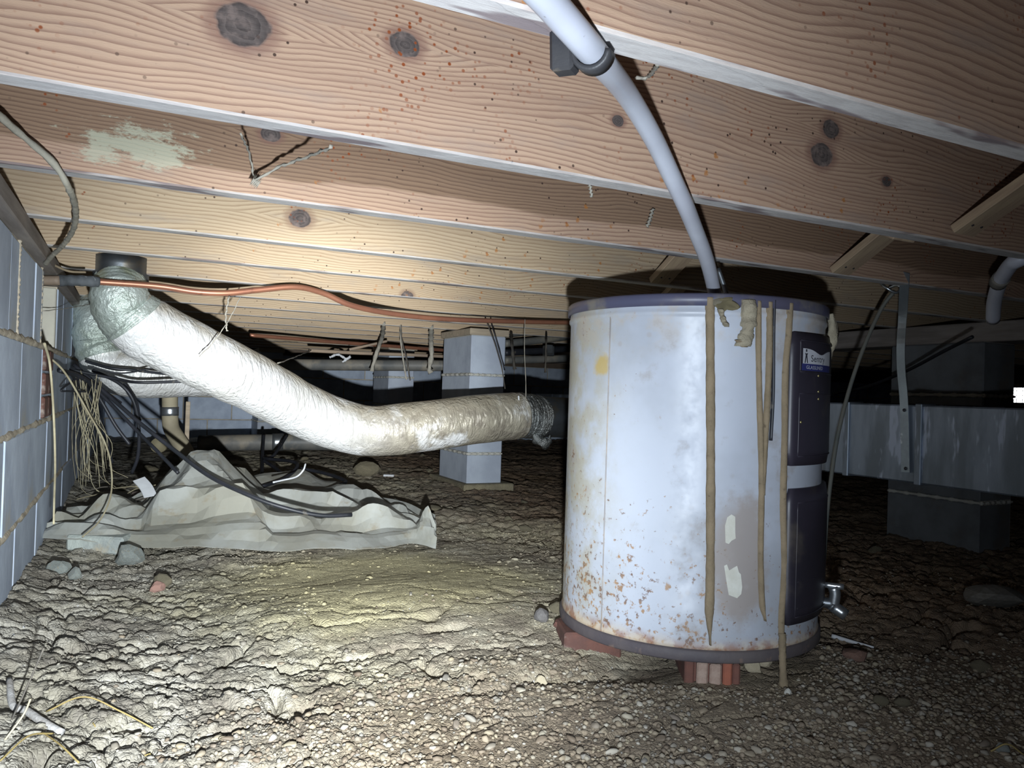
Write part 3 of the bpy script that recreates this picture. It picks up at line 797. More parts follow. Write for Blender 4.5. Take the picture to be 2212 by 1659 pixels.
# access panels (upper and lower) with raised rounded pressings
def hpanel(name, t0, t1, z0, z1, r0, r1, rad, material, parent, bev=.004):
    """rounded rectangle wrapped on the tank between angles t0..t1, standing from r0 to r1"""
    L = (t1-t0)*HR; hgt = z1-z0; outline = []
    for (cx, cy, a0) in ((L-rad, hgt-rad, 0), (rad, hgt-rad, 90), (rad, rad, 180), (L-rad, rad, 270)):
        for k in range(6):
            a = radians(a0+18*k); outline.append((cx+rad*cos(a), cy+rad*sin(a)))
    # grid fill so that the sheet bends with the tank
    nx, nz = 24, 10
    verts = []; faces = []
    def ins(s, t, inset):
        return s, t
    def warp(s, zz, r): return hl(t0+s/HR, z0+zz, r)
    rows = []
    for iz in range(nz+1):
        row = []
        zz = hgt*iz/nz
        # horizontal extent at this height (rounded corners)
        e = 0.
        if zz < rad: e = rad-sqrt(max(0, rad*rad-(rad-zz)**2))
        if zz > hgt-rad: e = rad-sqrt(max(0, rad*rad-(zz-hgt+rad)**2))
        for ix in range(nx+1):
            s = e+(L-2*e)*ix/nx
            edge = min(s-e, L-e-s, zz, hgt-zz)
            r = r1-bev*(1-min(1, edge/bev)) if bev else r1
            verts.append(warp(s, zz, r)); row.append(len(verts)-1)
        rows.append(row)
    for iz in range(nz):
        for ix in range(nx):
            faces.append((rows[iz][ix], rows[iz][ix+1], rows[iz+1][ix+1], rows[iz+1][ix]))
    # rim back to the tank
    rim = rows[0][:] + [rows[i][-1] for i in range(1, nz+1)] + rows[-1][::-1][1:] + [rows[i][0] for i in range(nz-1, 0, -1)]
    back = []
    for i in rim:
        v = verts[i]; a = atan2(v.x, -v.y); verts.append(Vector((r0*sin(a), -r0*cos(a), v.z))); back.append(len(verts)-1)
    k = len(rim)
    for i in range(k):
        faces.append((rim[i], back[i], back[(i+1) % k], rim[(i+1) % k]))
    return link(name, mesh(name, verts, faces), material, parent)
tA, zA1 = hpt(1703, 716); _, zA0 = hpt(1703, 1006)
tB, zB1 = hpt(1697, 1056); _, zB0 = hpt(1695, 1350)
TP1 = radians(96)
pu = hpanel('access_panel', tA, TP1, zA0, zA1, HR-.003, HR+.011, .008, M['enamel_panel'], heater)
pl = hpanel('access_panel', tB, TP1, zB0, zB1, HR-.003, HR+.011, .008, M['enamel_panel'], heater)
PR = HR+.011
def frame(parent, t0, t1, z0, z1, w=.0022, hgt=.0022):
    ring = [(t0, z0), (t1, z0), (t1, z1), (t0, z1)]
    for (a, b), (c, d) in zip(ring, ring[1:]+ring[:1]):
        o_ = hstrip('pressed_rib', [(a, b), (c, d)], lambda u: w, hgt, M['enamel_panel'], n=14, seg=4, parent=parent, r=PR) if abs(a-c) < 1e-6 else None
        if o_ is None:
            pts = [Vector(hl(a+(c-a)*k/12, b, PR)) for k in range(13)]
            v_, f_ = tube_data(pts, w*.5, 6, 13)
            link('pressed_rib', mesh('pressed_rib', v_, f_), M['enamel_panel'], parent)
tI = hpt(1718, 800)[0]
frame(pu, tI, TP1-.16, hpt(1720, 803)[1], hpt(1720, 735)[1])
frame(pu, tI, TP1-.16, hpt(1720, 985)[1], hpt(1720, 850)[1])
tI2 = hpt(1710, 1200)[0]
frame(pl, tI2, TP1-.16, hpt(1712, 1330)[1], hpt(1712, 1085)[1])
tq0, tq1 = hpt(1722, 1280, PR)[0], hpt(1760, 1280, PR)[0]
frame(pl, tq0, tq1, hpt(1735, 1312, PR)[1], hpt(1735, 1255, PR)[1], .0014, .0012)
# screws on the upper panel
for (x_, y_) in ((1730, 912), (1768, 812), (1768, 846), (1768, 862)):
    t, z = hpt(x_, y_, PR)
    s = link('screw_head', lathe_me('screw_head', [(0, .0015), (.0022, .0012), (.0026, 0)], 8), noisy('brass_screw', (.55, .47, .22), (.42, .36, .16), 20, .35, metal=.8, bump=0), pu)
    s.location = hl(t, z, PR); s.rotation_euler = (pi/2, 0, t)
# badge: white plate with concave top, figure, lettering, blue strip
t0b, zb1 = hpt(1734, 752, PR); _, zb0 = hpt(1734, 785, PR); t1b = t0b+.145/HR*.80; _, zs0 = hpt(1734, 800, PR)
badge_w = (t1b-t0b)
white_m = noisy('badge_white', (.52, .53, .58), (.45, .46, .50), 20, .5, bump=0)
blue_m = noisy('badge_blue', (.035, .04, .16), (.03, .035, .13), 20, .45, bump=0)
ink_m = noisy('badge_ink', (.02, .02, .03), (.03, .03, .04), 20, .6, bump=0)
def hsheet(name, fun_top, fun_bot, t0, t1, r, material, parent, n=24):
    verts = []; faces = []
    for i in range(n+1):
        u = i/n; th = t0+(t1-t0)*u
        verts += [hl(th, fun_bot(u), r), hl(th, fun_top(u), r), hl(th, fun_bot(u), r-.0012), hl(th, fun_top(u), r-.0012)]
    for i in range(n):
        a = 4*i; faces += [(a, a+4, a+5, a+1), (a+1, a+5, a+7, a+3), (a, a+2, a+6, a+4)]
    return link(name, mesh(name, verts, faces), material, parent, smooth=False)
bw = badge_w; bh = zb1-zb0
bd = hsheet('badge', lambda u: zb1 - bh*(.34*exp(-((u-.55)/.24)**2)) if u > .12 else zb1, lambda u: zb0, t0b, t1b, PR+.0012, white_m, pu)
hsheet('badge_strip', lambda u: zb0, lambda u: zs0, t0b-.01, t1b, PR+.0012, blue_m, pu)
def htext(txt, th0, z, size, material, parent, r, name, sx=1.0):
    cu = bpy.data.curves.new('lettering_curve', 'FONT'); cu.body = txt; cu.size = size; cu.extrude = 0; cu.resolution_u = 3
    ob = bpy.data.objects.new('lettering_tmp', cu); COL.objects.link(ob)
    me = bpy.data.meshes.new_from_object(ob.evaluated_get(bpy.context.evaluated_depsgraph_get()))
    bpy.data.objects.remove(ob); bpy.data.curves.remove(cu)
    for v in me.vertices:
        v.co = hl(th0+v.co.x*sx/r, z+v.co.y, r)
    me.name = name
    return link(name, me, material, parent, smooth=False)
htext('Sentry', t0b+bw*.20, zb0+bh*.16, bh*.62, ink_m, pu, PR+.0018, 'lettering', 1.25)
htext('GLASSLINED', t0b+bw*.08, zs0+(zb0-zs0)*.25, (zb0-zs0)*.72, white_m, pu, PR+.0018, 'lettering', 1.22)
def hpoly(name, pts, r, material, parent):
    verts = [hl(t0b+a*bw, zb0+b_*bh, r) for a, b_ in pts]
    return link(name, mesh(name, verts, [tuple(range(len(pts)))]), material, parent, smooth=False)
hpoly('badge_figure', [(.035, .04), (.06, .04), (.08, .42), (.10, .04), (.125, .04), (.10, .55), (.12, .70), (.08, .66), (.04, .70), (.06, .55)], PR+.0018, ink_m, pu)
hpoly('badge_figure', [(.06, .78), (.10, .78), (.095, .95), (.065, .95)], PR+.0018, ink_m, pu)

# mud tubes running down the jacket
mud = M['mud']
def wob(seed, w, tip0=.0, tip1=.0):
    rr = random.Random(seed); ph = [rr.uniform(0, 6) for _ in range(3)]
    def fn(u):
        k = w*(1+.05*sin(23*u+ph[0])+.03*sin(61*u+ph[1])+.025*sin(143*u+ph[2]))
        if tip1 and u > 1-tip1: k *= max(.25, (1-u)/tip1)
        if tip0 and u < tip0: k *= max(.4, u/tip0)
        return k
    return fn
def mudtube(pxs, w, seed, tip=.0, thick=.0075, name='mud_tube'):
    pts = []
    for (x_, y_) in pxs: pts.append(hpt(x_, y_, HR+.004))
    return hstrip(name, pts, wob(seed, w, 0, tip), thick, mud, n=120, seg=8, r=HR+.001)
mudtube([(1534, 642), (1535, 760), (1536, 1000), (1535, 1250), (1533, 1330), (1535, 1394)], .0165, 1, .09)
mudtube([(1640, 650), (1641, 800), (1645, 950), (1647, 1060), (1645, 1200), (1648, 1300), (1654, 1342)], .011, 2, .05)
mudtube([(1664, 652), (1664, 760), (1658, 900), (1651, 1010), (1648, 1070)], .0125, 3, .0)
mudtube([(1709, 655), (1706, 720), (1699, 800), (1697, 950), (1694, 1100), (1697, 1230), (1691, 1320), (1690, 1372)], .0135, 4)
# the last tube drops free from the ring to the dirt
t, z = hpt(1690, 1368, HR+.006); a_ = hl(t, z, HR+.006)
bot = heater.matrix_basis @ hl(t, 0, HR+.012)
zg = gz(bot.x, bot.y)
b_ = hl(t, zg-.004, HR+.013)
v_, f_ = tube_data([a_, hl(t, (z+zg)/2, HR+.008), b_], lambda u: .0068+.003*max(0, u-.75)*4, 10, 24, True, lambda u, a: 1+.12*sin(40*u+3*a))
link('mud_tube', mesh('mud_tube', v_, f_), mud, heater)
# black lead hanging over the rim
pts = [hpt(x_, y_, HR+.006) for x_, y_ in ((1676, 648), (1674, 720), (1673, 850), (1668, 952))]
hstrip('black_lead', pts, lambda u: .0065, .005, M['black_cable'], n=40, seg=6, r=HR+.002)
# torn sticker remnants
pale_m = noisy('sticker_paper', (.62, .62, .56), (.54, .53, .46), 30, .85, bump=.1, c3=(.2, .15, .1), s3=60, t3=(.64, .7))
def rag(name, pxs, material):
    pts = [hpt(x_, y_) for x_, y_ in pxs]
    verts = [hl(t, z, HR+.0006) for t, z in pts]
    return link(name, mesh(name, verts, [tuple(range(len(verts)))]), material, heater, smooth=False)
rag('torn_sticker', [(1567, 1172), (1566, 1135), (1571, 1117), (1580, 1111), (1588, 1116), (1588, 1150), (1589, 1163), (1580, 1168), (1574, 1175)], pale_m)
rag('torn_sticker', [(1564, 1222), (1570, 1219), (1575, 1232), (1584, 1226), (1592, 1222), (1596, 1236), (1600, 1240), (1603, 1268), (1601, 1283), (1592, 1292), (1574, 1285), (1570, 1262)], pale_m)
# scraps of insulation hanging over the rim
def flap(name, pxs, w, thick, material, seed, lift=.006):
    rr = random.Random(seed)
    pts = [hpt(x_, y_, HR+.006) for x_, y_ in pxs]
    ws = [rr.uniform(.75, 1.2) for _ in range(12)]
    return hstrip(name, pts, lambda u: w*(ws[int(u*10.9)]), lambda u: thick*(1+.3*sin(17*u+seed)), material, n=36, seg=7, r=HR+.004, lift=lift*.3)
flap('insulation_scrap', [(1617, 648), (1618, 690), (1612, 725), (1604, 748)], .026, .014, M['insul'], 5)
flap('insulation_scrap', [(1556, 668), (1562, 690), (1570, 706)], .010, .012, M['insul'], 6)
flap('insulation_scrap', [(1594, 735), (1608, 750)], .013, .012, M['mud'], 9)
# ragged yellow foam at the pipe entry
for k, (x_, y_, s) in enumerate(((1562, 655, .017), (1578, 660, .015), (1572, 648, .013), (1550, 652, .011))):
    t, z = hpt(x_, y_, HR+.004)
    o = link('foam_lump', rock_me('foam_lump', 30+k, 2, .45, .8, .6), M['foam_y'] if k != 3 else M['insul'], heater)
    o.location = hl(t, z, HR+.005); o.scale = (s, s*.7, s); o.rotation_euler = (k, 0, t)
# torn flap on the right-hand rim
flp = []
for (x_, y_, w) in ((1776, 668, .006), (1781, 690, .010), (1786, 720, .016), (1789, 750, .015), (1787, 775, .006)):
    flp.append((x_, y_, w))
pts = [hl(radians(84)+.01*k, hpt(1775, y_, HR)[1], HR+.008+.004*sin(k)) for k, (x_, y_, w) in enumerate(flp)]
v_, f_ = tube_data(pts, lambda u: .005+.006*sin(pi*u), 8, 24, True, lambda u, a: 1+.3*sin(3*a+9*u))
link('insulation_scrap', mesh('insulation_scrap', v_, f_), M['insul'], heater)
# collar and fitting where the white pipe enters, and a thin steel stub beside it
PB = pd(1548, 634, 1.60)
loc_pipe = heater.matrix_basis.inverted() @ Vector((PB.x, PB.y, HZ1-.004))
f = link('pipe_collar', lathe_me('pipe_collar', [(.0, .0), (.028, 0), (.028, .004), (.019, .006), (.019, .016), (.014, .018)], 20), M['white_scrap'], heater); f.location = loc_pipe
q = loc_pipe + Vector((.03, .03, 0))
v_, f_ = tube_data([q, q+Vector((-.012, .0, .04)), q+Vector((-.028, .0, .085))], .005, 8, 10)
link('steel_stub', mesh('steel_stub', v_, f_), M['dark_metal'], heater)
# drain valve sticking out low on the right side
t = radians(78); zv = .115
dv = heater.matrix_basis
base = hl(t, zv, HR-.004); out = Vector((sin(t), -cos(t), 0))
v_, f_ = tube_data([base, base+out*.035], .011, 12, 4); dvo = link('drain_valve', mesh('drain_valve', v_, f_), M['dark_metal'], heater)
v_, f_ = tube_data([base+out*.030+Vector((0, 0, -.012)), base+out*.034+Vector((0, 0, .02)), base+out*.030+Vector((0, 0, .034))], .011, 12, 8); link('valve_body', mesh('valve_body', v_, f_), M['steel'], dvo)
v_, f_ = tube_data([base+out*.030+Vector((0, 0, -.005)), base+out*.055+Vector((0, 0, -.020))], lambda u: .012, 12, 4); link('valve_spout', mesh('valve_spout', v_, f_), M['steel'], dvo)
v_, f_ = tube_data([base+out*.012+Vector((0, 0, .036)), base+out*.05+Vector((0, 0, .036))], lambda u: .006, 8, 5); link('valve_handle', mesh('valve_handle', v_, f_), M['steel'], dvo)

# bricks carrying the heater
def brick(name, loc, rz, label, size=(.095, .2, .057), tilt=(0, 0), cored=False, mat=None):
    e = link(name, box_me(name, *size, bevel=.004), mat or M['brick'], smooth=False)
    e.location = loc; e.rotation_euler = (tilt[0], tilt[1], rz)
    tag(e, label, 'brick'); return e
def hw(theta, r, z): 
    p = heater.matrix_basis @ hl(theta, z, r); return p
tF = hpt(1550, 1412)[0]
p = hw(tF, HR-.085, HZ0-.0575)
fb = empty('cored_brick', (p.x, p.y, HZ0-.058), 'broken cored red brick under the front of the heater', 'brick', rz=-HAZ+tF*.6)
box('brick_body', (-.048, -.055, 0), (.048, .10, .0575), M['brick'], fb, .003)
for k, (x0_, w_, mt) in enumerate(((-.048, .018, 'brick'), (-.026, .021, 'pale'), (-.002, .022, 'pale'), (.022, .017, 'red'), (.040, .014, 'brick'))):
    mt_ = {'brick': M['brick'], 'pale': noisy('brick_mortared', (.36, .27, .22), (.25, .16, .125), 22, .95, bump=.6), 'red': noisy('brick_clean', (.30, .10, .06), (.22, .08, .055), 22, .9)}[mt]
    box('brick_rib', (x0_, -.064-.002*(k % 2), 0), (x0_+w_, -.050, .055-.003*(k % 3)), mt_, fb, .003)
p = hw(radians(-62), HR-.045, HZ0-.0575); brick('brick', (p.x, p.y, HZ0-.0585), -HAZ+radians(-70), 'dark red brick under the seam side of the heater', size=(.10, .12, .0575))
p = hw(radians(150), HR-.08, HZ0-.0575); brick('brick', (p.x, p.y, HZ0-.058), .3, 'red brick under the back of the heater')

# ================================================================== PIPES AND CABLES ABOVE
# white pipe from the heater top, bending up under the first joist
cl = pz(1280, 112, JZ-.016)
wp = [pz(985, -330, JZ-.018), pz(1090, -110, JZ-.018), pz(1190, 8, JZ-.017), cl, pd(1352, 200, .90), pd(1412, 300, 1.04), pd(1460, 400, 1.15), pd(1480, 443, 1.205), pd(1500, 492, 1.29), pd(1528, 566, 1.43), Vector((PB.x, PB.y, HZ1+.008)) ]
wpipe = tube('white_water_pipe', wp, .0133, M['white_pipe'], seg=16, n=90)
tag(wpipe, 'white plastic pipe curving down from the joists into the heater top', 'pipe')
def clamp(name, c, axis, r, label):
    axis = axis.normalized(); s = axis.cross(Vector((0, 0, 1))).normalized(); n_ = s.cross(axis).normalized()
    e = empty(name, c, label, 'clamp')
    verts = []; faces = []; k = 18
    for i in range(k+1):
        a = radians(-5)-radians(190)*i/k
        for rr_ in (r+.0008, r+.0055):
            for w in (-.011, .011):
                verts.append(s*cos(a)*rr_+n_*sin(a)*rr_+axis*w)
    for i in range(k):
        b = 4*i
        faces += [(b, b+1, b+5, b+4), (b+2, b+6, b+7, b+3), (b, b+4, b+6, b+2), (b+1, b+3, b+7, b+5)]
    faces += [(0, 2, 3, 1), (4*k, 4*k+1, 4*k+3, 4*k+2)]
    link('clamp_strap', mesh('clamp_strap', verts, faces), M['black'], e)
    bt = link('nail_tab', box_me('nail_tab', .026, .022, .040, .003, 'c'), M['black'], e, smooth=False)
    bt.location = s*(-(r+.013))+n_*.004; 
    m3 = Matrix((axis, s, n_)).transposed(); bt.rotation_euler = m3.to_euler()
    nh = link('nail_head', lathe_me('nail_head', [(0, .002), (.004, .0015), (.005, 0)], 10), M['dark_metal'], e); nh.location = bt.location-n_*.0175; nh.rotation_euler = (pi, 0, 0)
    return e
clamp('pipe_clamp', cl, (wp[4]-wp[2]), .0133, 'black plastic clamp holding the white pipe under the joist')
# second white pipe with dark coupling at the right
ey = .965
pts = [py_(2300, 470, 1.01), py_(2212, 553, 1.03), py_(2185, 570, 1.06), py_(2160, 605, 1.12), py_(2148, 650, 1.18), py_(2145, 690, 1.22)]
ep = empty('white_elbow_pipe', pts[0], 'dim white pipe elbow hanging below the joists beside the bridging', 'pipe')
tube('pipe_run', pts[:4], .0165, M['white_pipe'], ep, seg=14, n=30)
tube('pipe_drop', pts[3:], .0165, M['white_pipe'], ep, seg=14, n=16)
d = (pts[3]-pts[2]).normalized()
tube('coupling', [pts[3]-d*.012, pts[3]+d*.016], .0195, M['pvc_dark'], ep, seg=14, n=4)

# copper line with bends, its black foam sleeve at the wall
cp = [pd(205, 608, 2.19), pd(340, 618, 2.27), pd(420, 630, 2.31), pd(490, 633, 2.35), pd(560, 626, 2.40), pd(640, 620, 2.46), pd(700, 634, 2.53), pd(760, 660, 2.60), pd(850, 678, 2.74), pd(960, 689, 2.90), pd(1100, 694, 3.10), pd(1240, 697, 3.3), pd(1500, 700, 3.7)]
c_ = tube('copper_pipe', cp, .0095, M['copper'], seg=12, n=160); tag(c_, 'bright bent copper pipe strung below the far joists', 'pipe')
fs = empty('insulated_pipe', px_(84, 606, WX+.0), 'stub of pipe in black foam sleeve coming out of the block wall', 'pipe')
tube('bare_pipe', [px_(84, 606, WX-.02), pd(130, 606, 2.11)], .0135, noisy('brown_pipe', (.24, .18, .13), (.17, .13, .10), 10, .6), fs, seg=12, n=6)
tube('foam_sleeve', [pd(126, 606, 2.11), pd(170, 606, 2.15), pd(212, 609, 2.19)], lambda u: .0155+.001*sin(25*u), M['foam'], fs, seg=12, n=16)
# grey cable looping from the first joists down to the sill
gc = [py_(-120, 130, 1.16), py_(-60, 185, 1.22), py_(5, 255, 1.29), py_(60, 303, 1.335), py_(115, 352, 1.36), py_(148, 405, 1.39), py_(163, 450, 1.55), py_(160, 490, 1.74), py_(140, 525, 1.93), py_(112, 553, 2.1), py_(98, 570, 2.2)]
k_ = tube('grey_cable', gc, .0052, M['grey_cable'], seg=8, n=120, rfun=lambda u, a: 1+.12*sin(90*u+2*a)+.10*sin(211*u)); tag(k_, 'dusty grey cable looping down from the joists to the sill', 'cable')
k_ = tube('brown_cable', [pd(98, 560, 2.06), pd(120, 574, 2.06), pd(150, 586, 2.07), pd(185, 588, 2.1)], .0032, M['mud'], seg=8, n=30); tag(k_, 'short brown cable end lying along the joist at the sill', 'cable')

# ================================================================== DUCTS
def duct_rfun(seed, amp):
    rr = random.Random(seed); C_ = [(rr.uniform(18, 90), rr.randint(0, 5), rr.uniform(0, 6.3), rr.uniform(.3, 1)) for _ in range(14)]
    def f_(u, a):
        s = 0
        for fu, fa, ph, am in C_: s += am*sin(fu*u+fa*a+ph+1.5*sin(a+ph))
        return 1+amp*s
    return f_
def jacket_foil(name, stain_x0, stain_x1):
    m, nt, b = new_mat(name); g = N(nt)
    v = g.coord('Object'); X, Y, Z = g.sep(v)
    n1 = g.noise(v, 5, 5, .6); n2 = g.noise(v, 18, 4, .6); n3 = g.noise(g.coord('Object', (1, 1, 1)), 45, 4, .7)
    col = g.mix(g.ramp(n1, .4, .65), (.80, .80, .79), (.69, .68, .64))
    st = g.ramp(X, stain_x0, stain_x1)
    stm = g.math('MULTIPLY', st, g.ramp(n1, .40, .50))
    col = g.mix(g.math('MULTIPLY', stm, .85), col, g.mix(g.ramp(n2, .4, .62), (.36, .315, .225), (.215, .175, .12)))
    # settled dust along the upper side
    nz = g.sep(g.node('ShaderNodeNewGeometry').outputs['Normal'])[2]
    up = g.math('MULTIPLY', g.ramp(nz, .25, .75), g.ramp(n2, .30, .55))
    col = g.mix(g.math('MULTIPLY', up, .8), col, (.42, .37, .28))
    g.put(b.inputs['Base Color'], col)
    b.inputs['Metallic'].default_value = .18; b.inputs['Roughness'].default_value = .36
    wr = g.node('ShaderNodeTexNoise'); g.put(wr.inputs['Vector'], g.coord('Object', (9, 9, 2.5))); wr.inputs['Scale'].default_value = 5; wr.inputs['Detail'].default_value = 5; wr.inputs['Distortion'].default_value = 1.2
    g.put(b.inputs['Normal'], g.bump(g.math('ADD', wr.outputs[0], g.math('MULTIPLY', n3, .2)), .55, .02))
    return m
M['duct'] = jacket_foil('silver_duct_jacket', .62, 1.02)
DP = [(272, 672, 2.33), (300, 700, 2.36), (345, 726, 2.41), (461, 785, 2.52), (550, 829, 2.66), (629, 873, 2.80), (700, 906, 2.90), (760, 925, 2.95), (810, 931, 2.97), (870, 926, 3.0), (945, 917, 3.05), (1030, 906, 3.13), (1122, 897, 3.24)]
dpts = [pd(*q) for q in DP]
CP = pz(262, 592, JZ)
fd = empty('flex_duct', CP, 'bright silver insulated flexible duct sagging from the joists to the round metal duct', 'duct')
rf = duct_rfun(3, .0035)
def drad(u):
    r = .099
    if u < .05: r *= .86+.14*u/.05
    if u > .985: r *= .97
    # gathered skin at the two bends
    return r*(1-.03*exp(-((u-.60)/.05)**2))
tube('jacket', dpts, drad, M['duct'], fd, seg=72, n=260, rfun=rf)
def foil_r(seed, amp):
    return duct_rfun(seed, amp)
tube('foil_wrap', [CP+Vector((0, 0, -.02)), pd(258, 640, 2.315), pd(268, 668, 2.33), pd(292, 694, 2.35)], lambda u: .074+.022*u**1.5, M['foil'], fd, seg=48, n=60, rfun=foil_r(5, .008))
tube('metal_collar', [CP+Vector((0, 0, .05)), CP+Vector((0, 0, -.03))], .0775, M['dark_metal'], fd, seg=40, n=4)
# torn tape at the right-hand joint
for k, (x_, y_, dx, dy) in enumerate(((1121, 868, 1, 24), (1119, 905, -2, 26), (1130, 928, -6, 18))):
    p = pd(x_, y_, 3.155+.01*k)
    o = link('torn_tape', box_me('torn_tape', .006+.006*(k == 2), .004, .05, .001, 'c'), M['white_scrap'], fd, smooth=False); o.location = p-CP; o.rotation_euler = (.1*k, .2*k-.1, -YAW)
# round galvanised duct to the trunk
TX = 1.95
rd0 = pd(1112, 898, 3.24); rd1 = Vector((TX+.004, rd0.y+.12, rd0.z-.012))
rd = empty('round_metal_duct', rd0, 'dark round galvanised duct joining the silver duct to the trunk behind the heater', 'duct')
tube('pipe_body', [rd0, rd0.lerp(rd1, .5), rd1], .088, M['dark_metal'], rd, seg=44, n=30, rfun=lambda u, a: 1+.012*(abs(sin(u*9)) > .97))
tube('crumpled_foil', [rd0.lerp(rd1, .02), rd0.lerp(rd1, .12), rd0.lerp(rd1, .26)], lambda u: .096-.006*u, M['foil_dark'] if 'foil_dark' in M else noisy('dull_foil', (.34, .36, .36), (.20, .20, .19), 10, .33, metal=.8, bump=1.0, bdist=.012), rd, seg=44, n=40, rfun=foil_r(12, .012))
p = rd0.lerp(rd1, .22)+Vector((0, -.06, -.085))
v_, f_ = tube_data([p+Vector((-.05, 0, .03)), p+Vector((-.02, 0, -.01)), p+Vector((.02, -.01, -.025)), p+Vector((.04, 0, .01))], lambda u: .022*sin(pi*min(max(u, .08), .92)), 8, 20, True, lambda u, a: 1+.4*sin(3*a+20*u))
link('hanging_foil', mesh('hanging_foil', [q-rd0 for q in v_], f_), _MC['dull_foil'], rd)
# second insulated duct farther back by the wall
C2 = pz(208, 648, JZ)
d2 = empty('flex_duct', C2, 'dull foil-taped duct elbow tucked behind the bright duct near the wall', 'duct')
tube('foil_wrap', [C2+Vector((0, 0, .02)), pd(208, 690, 3.02), pd(212, 735, 3.02), pd(222, 770, 3.02)], lambda u: .074+.008*sin(18*u)*.4+.016*u, M['foil'], d2, seg=40, n=50, rfun=foil_r(8, .012))
tube('jacket', [pd(216, 758, 3.03), pd(240, 790, 3.05), pd(300, 806, 3.10), pd(400, 806, 3.25), pd(500, 808, 3.42), pd(560, 815, 3.52)], lambda u: .088+.012*min(1, u*6), M['duct'], d2, seg=56, n=140, rfun=duct_rfun(9, .004))
# rectangular trunk with standing seams
tz0, tz1 = .305, .522
tr = empty('trunk_duct', (TX+.2, 1.9, tz0), 'streaked rectangular galvanised trunk duct hung by a metal strap', 'duct')
B = Vector(tr.location)
box('duct_body', (TX, .78, tz0), (TX+.36, 4.3, tz1), M['galv'], tr, .004, base=B)
for y in (1.42, 1.66, 2.9):
    box('standing_seam', (TX-.006, y-.010, tz0-.004), (TX+.366, y+.010, tz1+.004), M['galv'], tr, .002, base=B)
box('end_collar', (TX-.012, .74, tz0-.010), (TX+.372, .80, tz1+.010), noisy('rusty_collar', (.16, .11, .09), (.10, .08, .07), 12, .7), tr, .003, base=B)
# hanger strap from joist to trunk
sp_ = [py_(1955, 588, J0+JS*2-JT-.004), px_(1950, 680, TX-.03), px_(1946, 745, TX-.028), px_(1947, 800, TX-.018), px_(1953, 876, TX-.009), px_(1956, 1020, TX-.009)]
def ribbon(name, pts, w, t, wdir, material, parent=None, n=40, base=None):
    P = smooth_path(pts, n); verts = []; faces = []
    for i, p in enumerate(P):
        tg = (P[min(i+1, n-1)]-P[max(i-1, 0)]).normalized(); nn = tg.cross(wdir).normalized(); ww = nn.cross(tg).normalized()
        for a, b in ((-1, -1), (1, -1), (1, 1), (-1, 1)): verts.append(p+ww*(a*w/2)+nn*(b*t/2)-Vector(base))
    for i in range(n-1):
        for j in range(4): a = 4*i+j; b = 4*i+(j+1) % 4; faces.append((a, b, b+4, a+4))
    faces += [(3, 2, 1, 0), tuple(4*(n-1)+j for j in range(4))]
    return link(name, mesh(name, verts, faces), material, parent, smooth=False)
st = empty('hanger_strap', sp_[0], 'thin kinked metal strap hanging the trunk duct from a joist', 'strap')
ribbon('strap_band', sp_, .026, .0016, Vector((0, 1, 0)), M['steel_dull'] if 'steel_dull' in M else noisy('strap_steel', (.34, .40, .45), (.26, .30, .34), 10, .4, metal=.7, bump=.1, c3=(.6, .65, .7), s3=18, t3=(.62, .7)), st, base=sp_[0])
for q in (px_(1953, 886, TX-.011), px_(1956, 1012, TX-.011)):
    n_ = link('screw_head', lathe_me('screw_head', [(0, .003), (.004, .002), (.005, 0)], 8), M['black'], st); n_.location = q-sp_[0]; n_.rotation_euler = (0, -pi/2, 0)
# dark hose slanting down beside the heater, with its wire tie at the joist
hs = [px_(1933, 628, 1.90), px_(1905, 665, 1.88), px_(1870, 740, 1.84), px_(1838, 830, 1.80), px_(1812, 930, 1.76), px_(1797, 1020, 1.73), px_(1786, 1120, 1.70), px_(1778, 1235, 1.67)]
zg = gz(hs[-1].x, hs[-1].y)
k_ = tube('dark_hose', hs+[Vector((hs[-1].x-.01, hs[-1].y, zg+.004))], .0055, noisy('hose_rubber', (.10, .115, .11), (.15, .15, .13), 10, .6, bump=.1), seg=8, n=80); tag(k_, 'thin dark hose slanting down past the right side of the heater', 'hose')
ww = [px_(1903, 612, 1.86), px_(1915, 622, 1.86), px_(1935, 632, 1.88), px_(1948, 622, 1.9), px_(1936, 616, 1.9), px_(1920, 622, 1.9)]
k_ = tube('tie_wire', ww, .004, M['steel'], seg=6, n=40); tag(k_, 'twisted pale tie wire holding the top of the dark hose', 'wire')
k_ = tube('sagging_cable', [px_(1800, 850, 2.9), px_(1862, 838, 2.75), px_(1950, 805, 2.55), px_(2040, 758, 2.4), px_(2100, 728, 2.3)], .006, M['black_cable'], seg=8, n=40); tag(k_, 'dark cable sagging above the trunk duct towards the pier', 'cable')

# ================================================================== FAR SERVICES
def strung(name, pts, r, mat, label, cat='pipe', group=None, n=60, seg=10):
    o_ = tube(name, pts, r, mat, seg=seg, n=n); return tag(o_, label, cat, group)
strung('copper_line', [pd(540, 724, 4.1), pd(628, 731, 4.3), pd(740, 740, 4.6), pd(850, 748, 4.9), pd(950, 756, 5.2), pd(1060, 762, 5.6)], .011, M['copper'], 'upper thin copper line strung across the far end')
strung('copper_line', [pd(668, 757, 4.5), pd(760, 762, 4.7), pd(870, 766, 4.95), pd(960, 770, 5.2)], .011, M['tan_pipe'], 'lower dusty copper line strung across the far end')
strung('drain_pipe', [pd(560, 787, 5.0), pd(800, 789, 5.0), pd(960, 790, 5.0), pd(1080, 792, 5.0)], .036, M['pvc_dark'], 'black drain pipe hung under the far copper lines', seg=20)
strung('copper_line', [pd(755, 755, 4.5), pd(800, 745, 4.6), pd(835, 737, 4.7)], .008, M['tan_pipe'], 'short slanted copper branch between the two far copper lines')
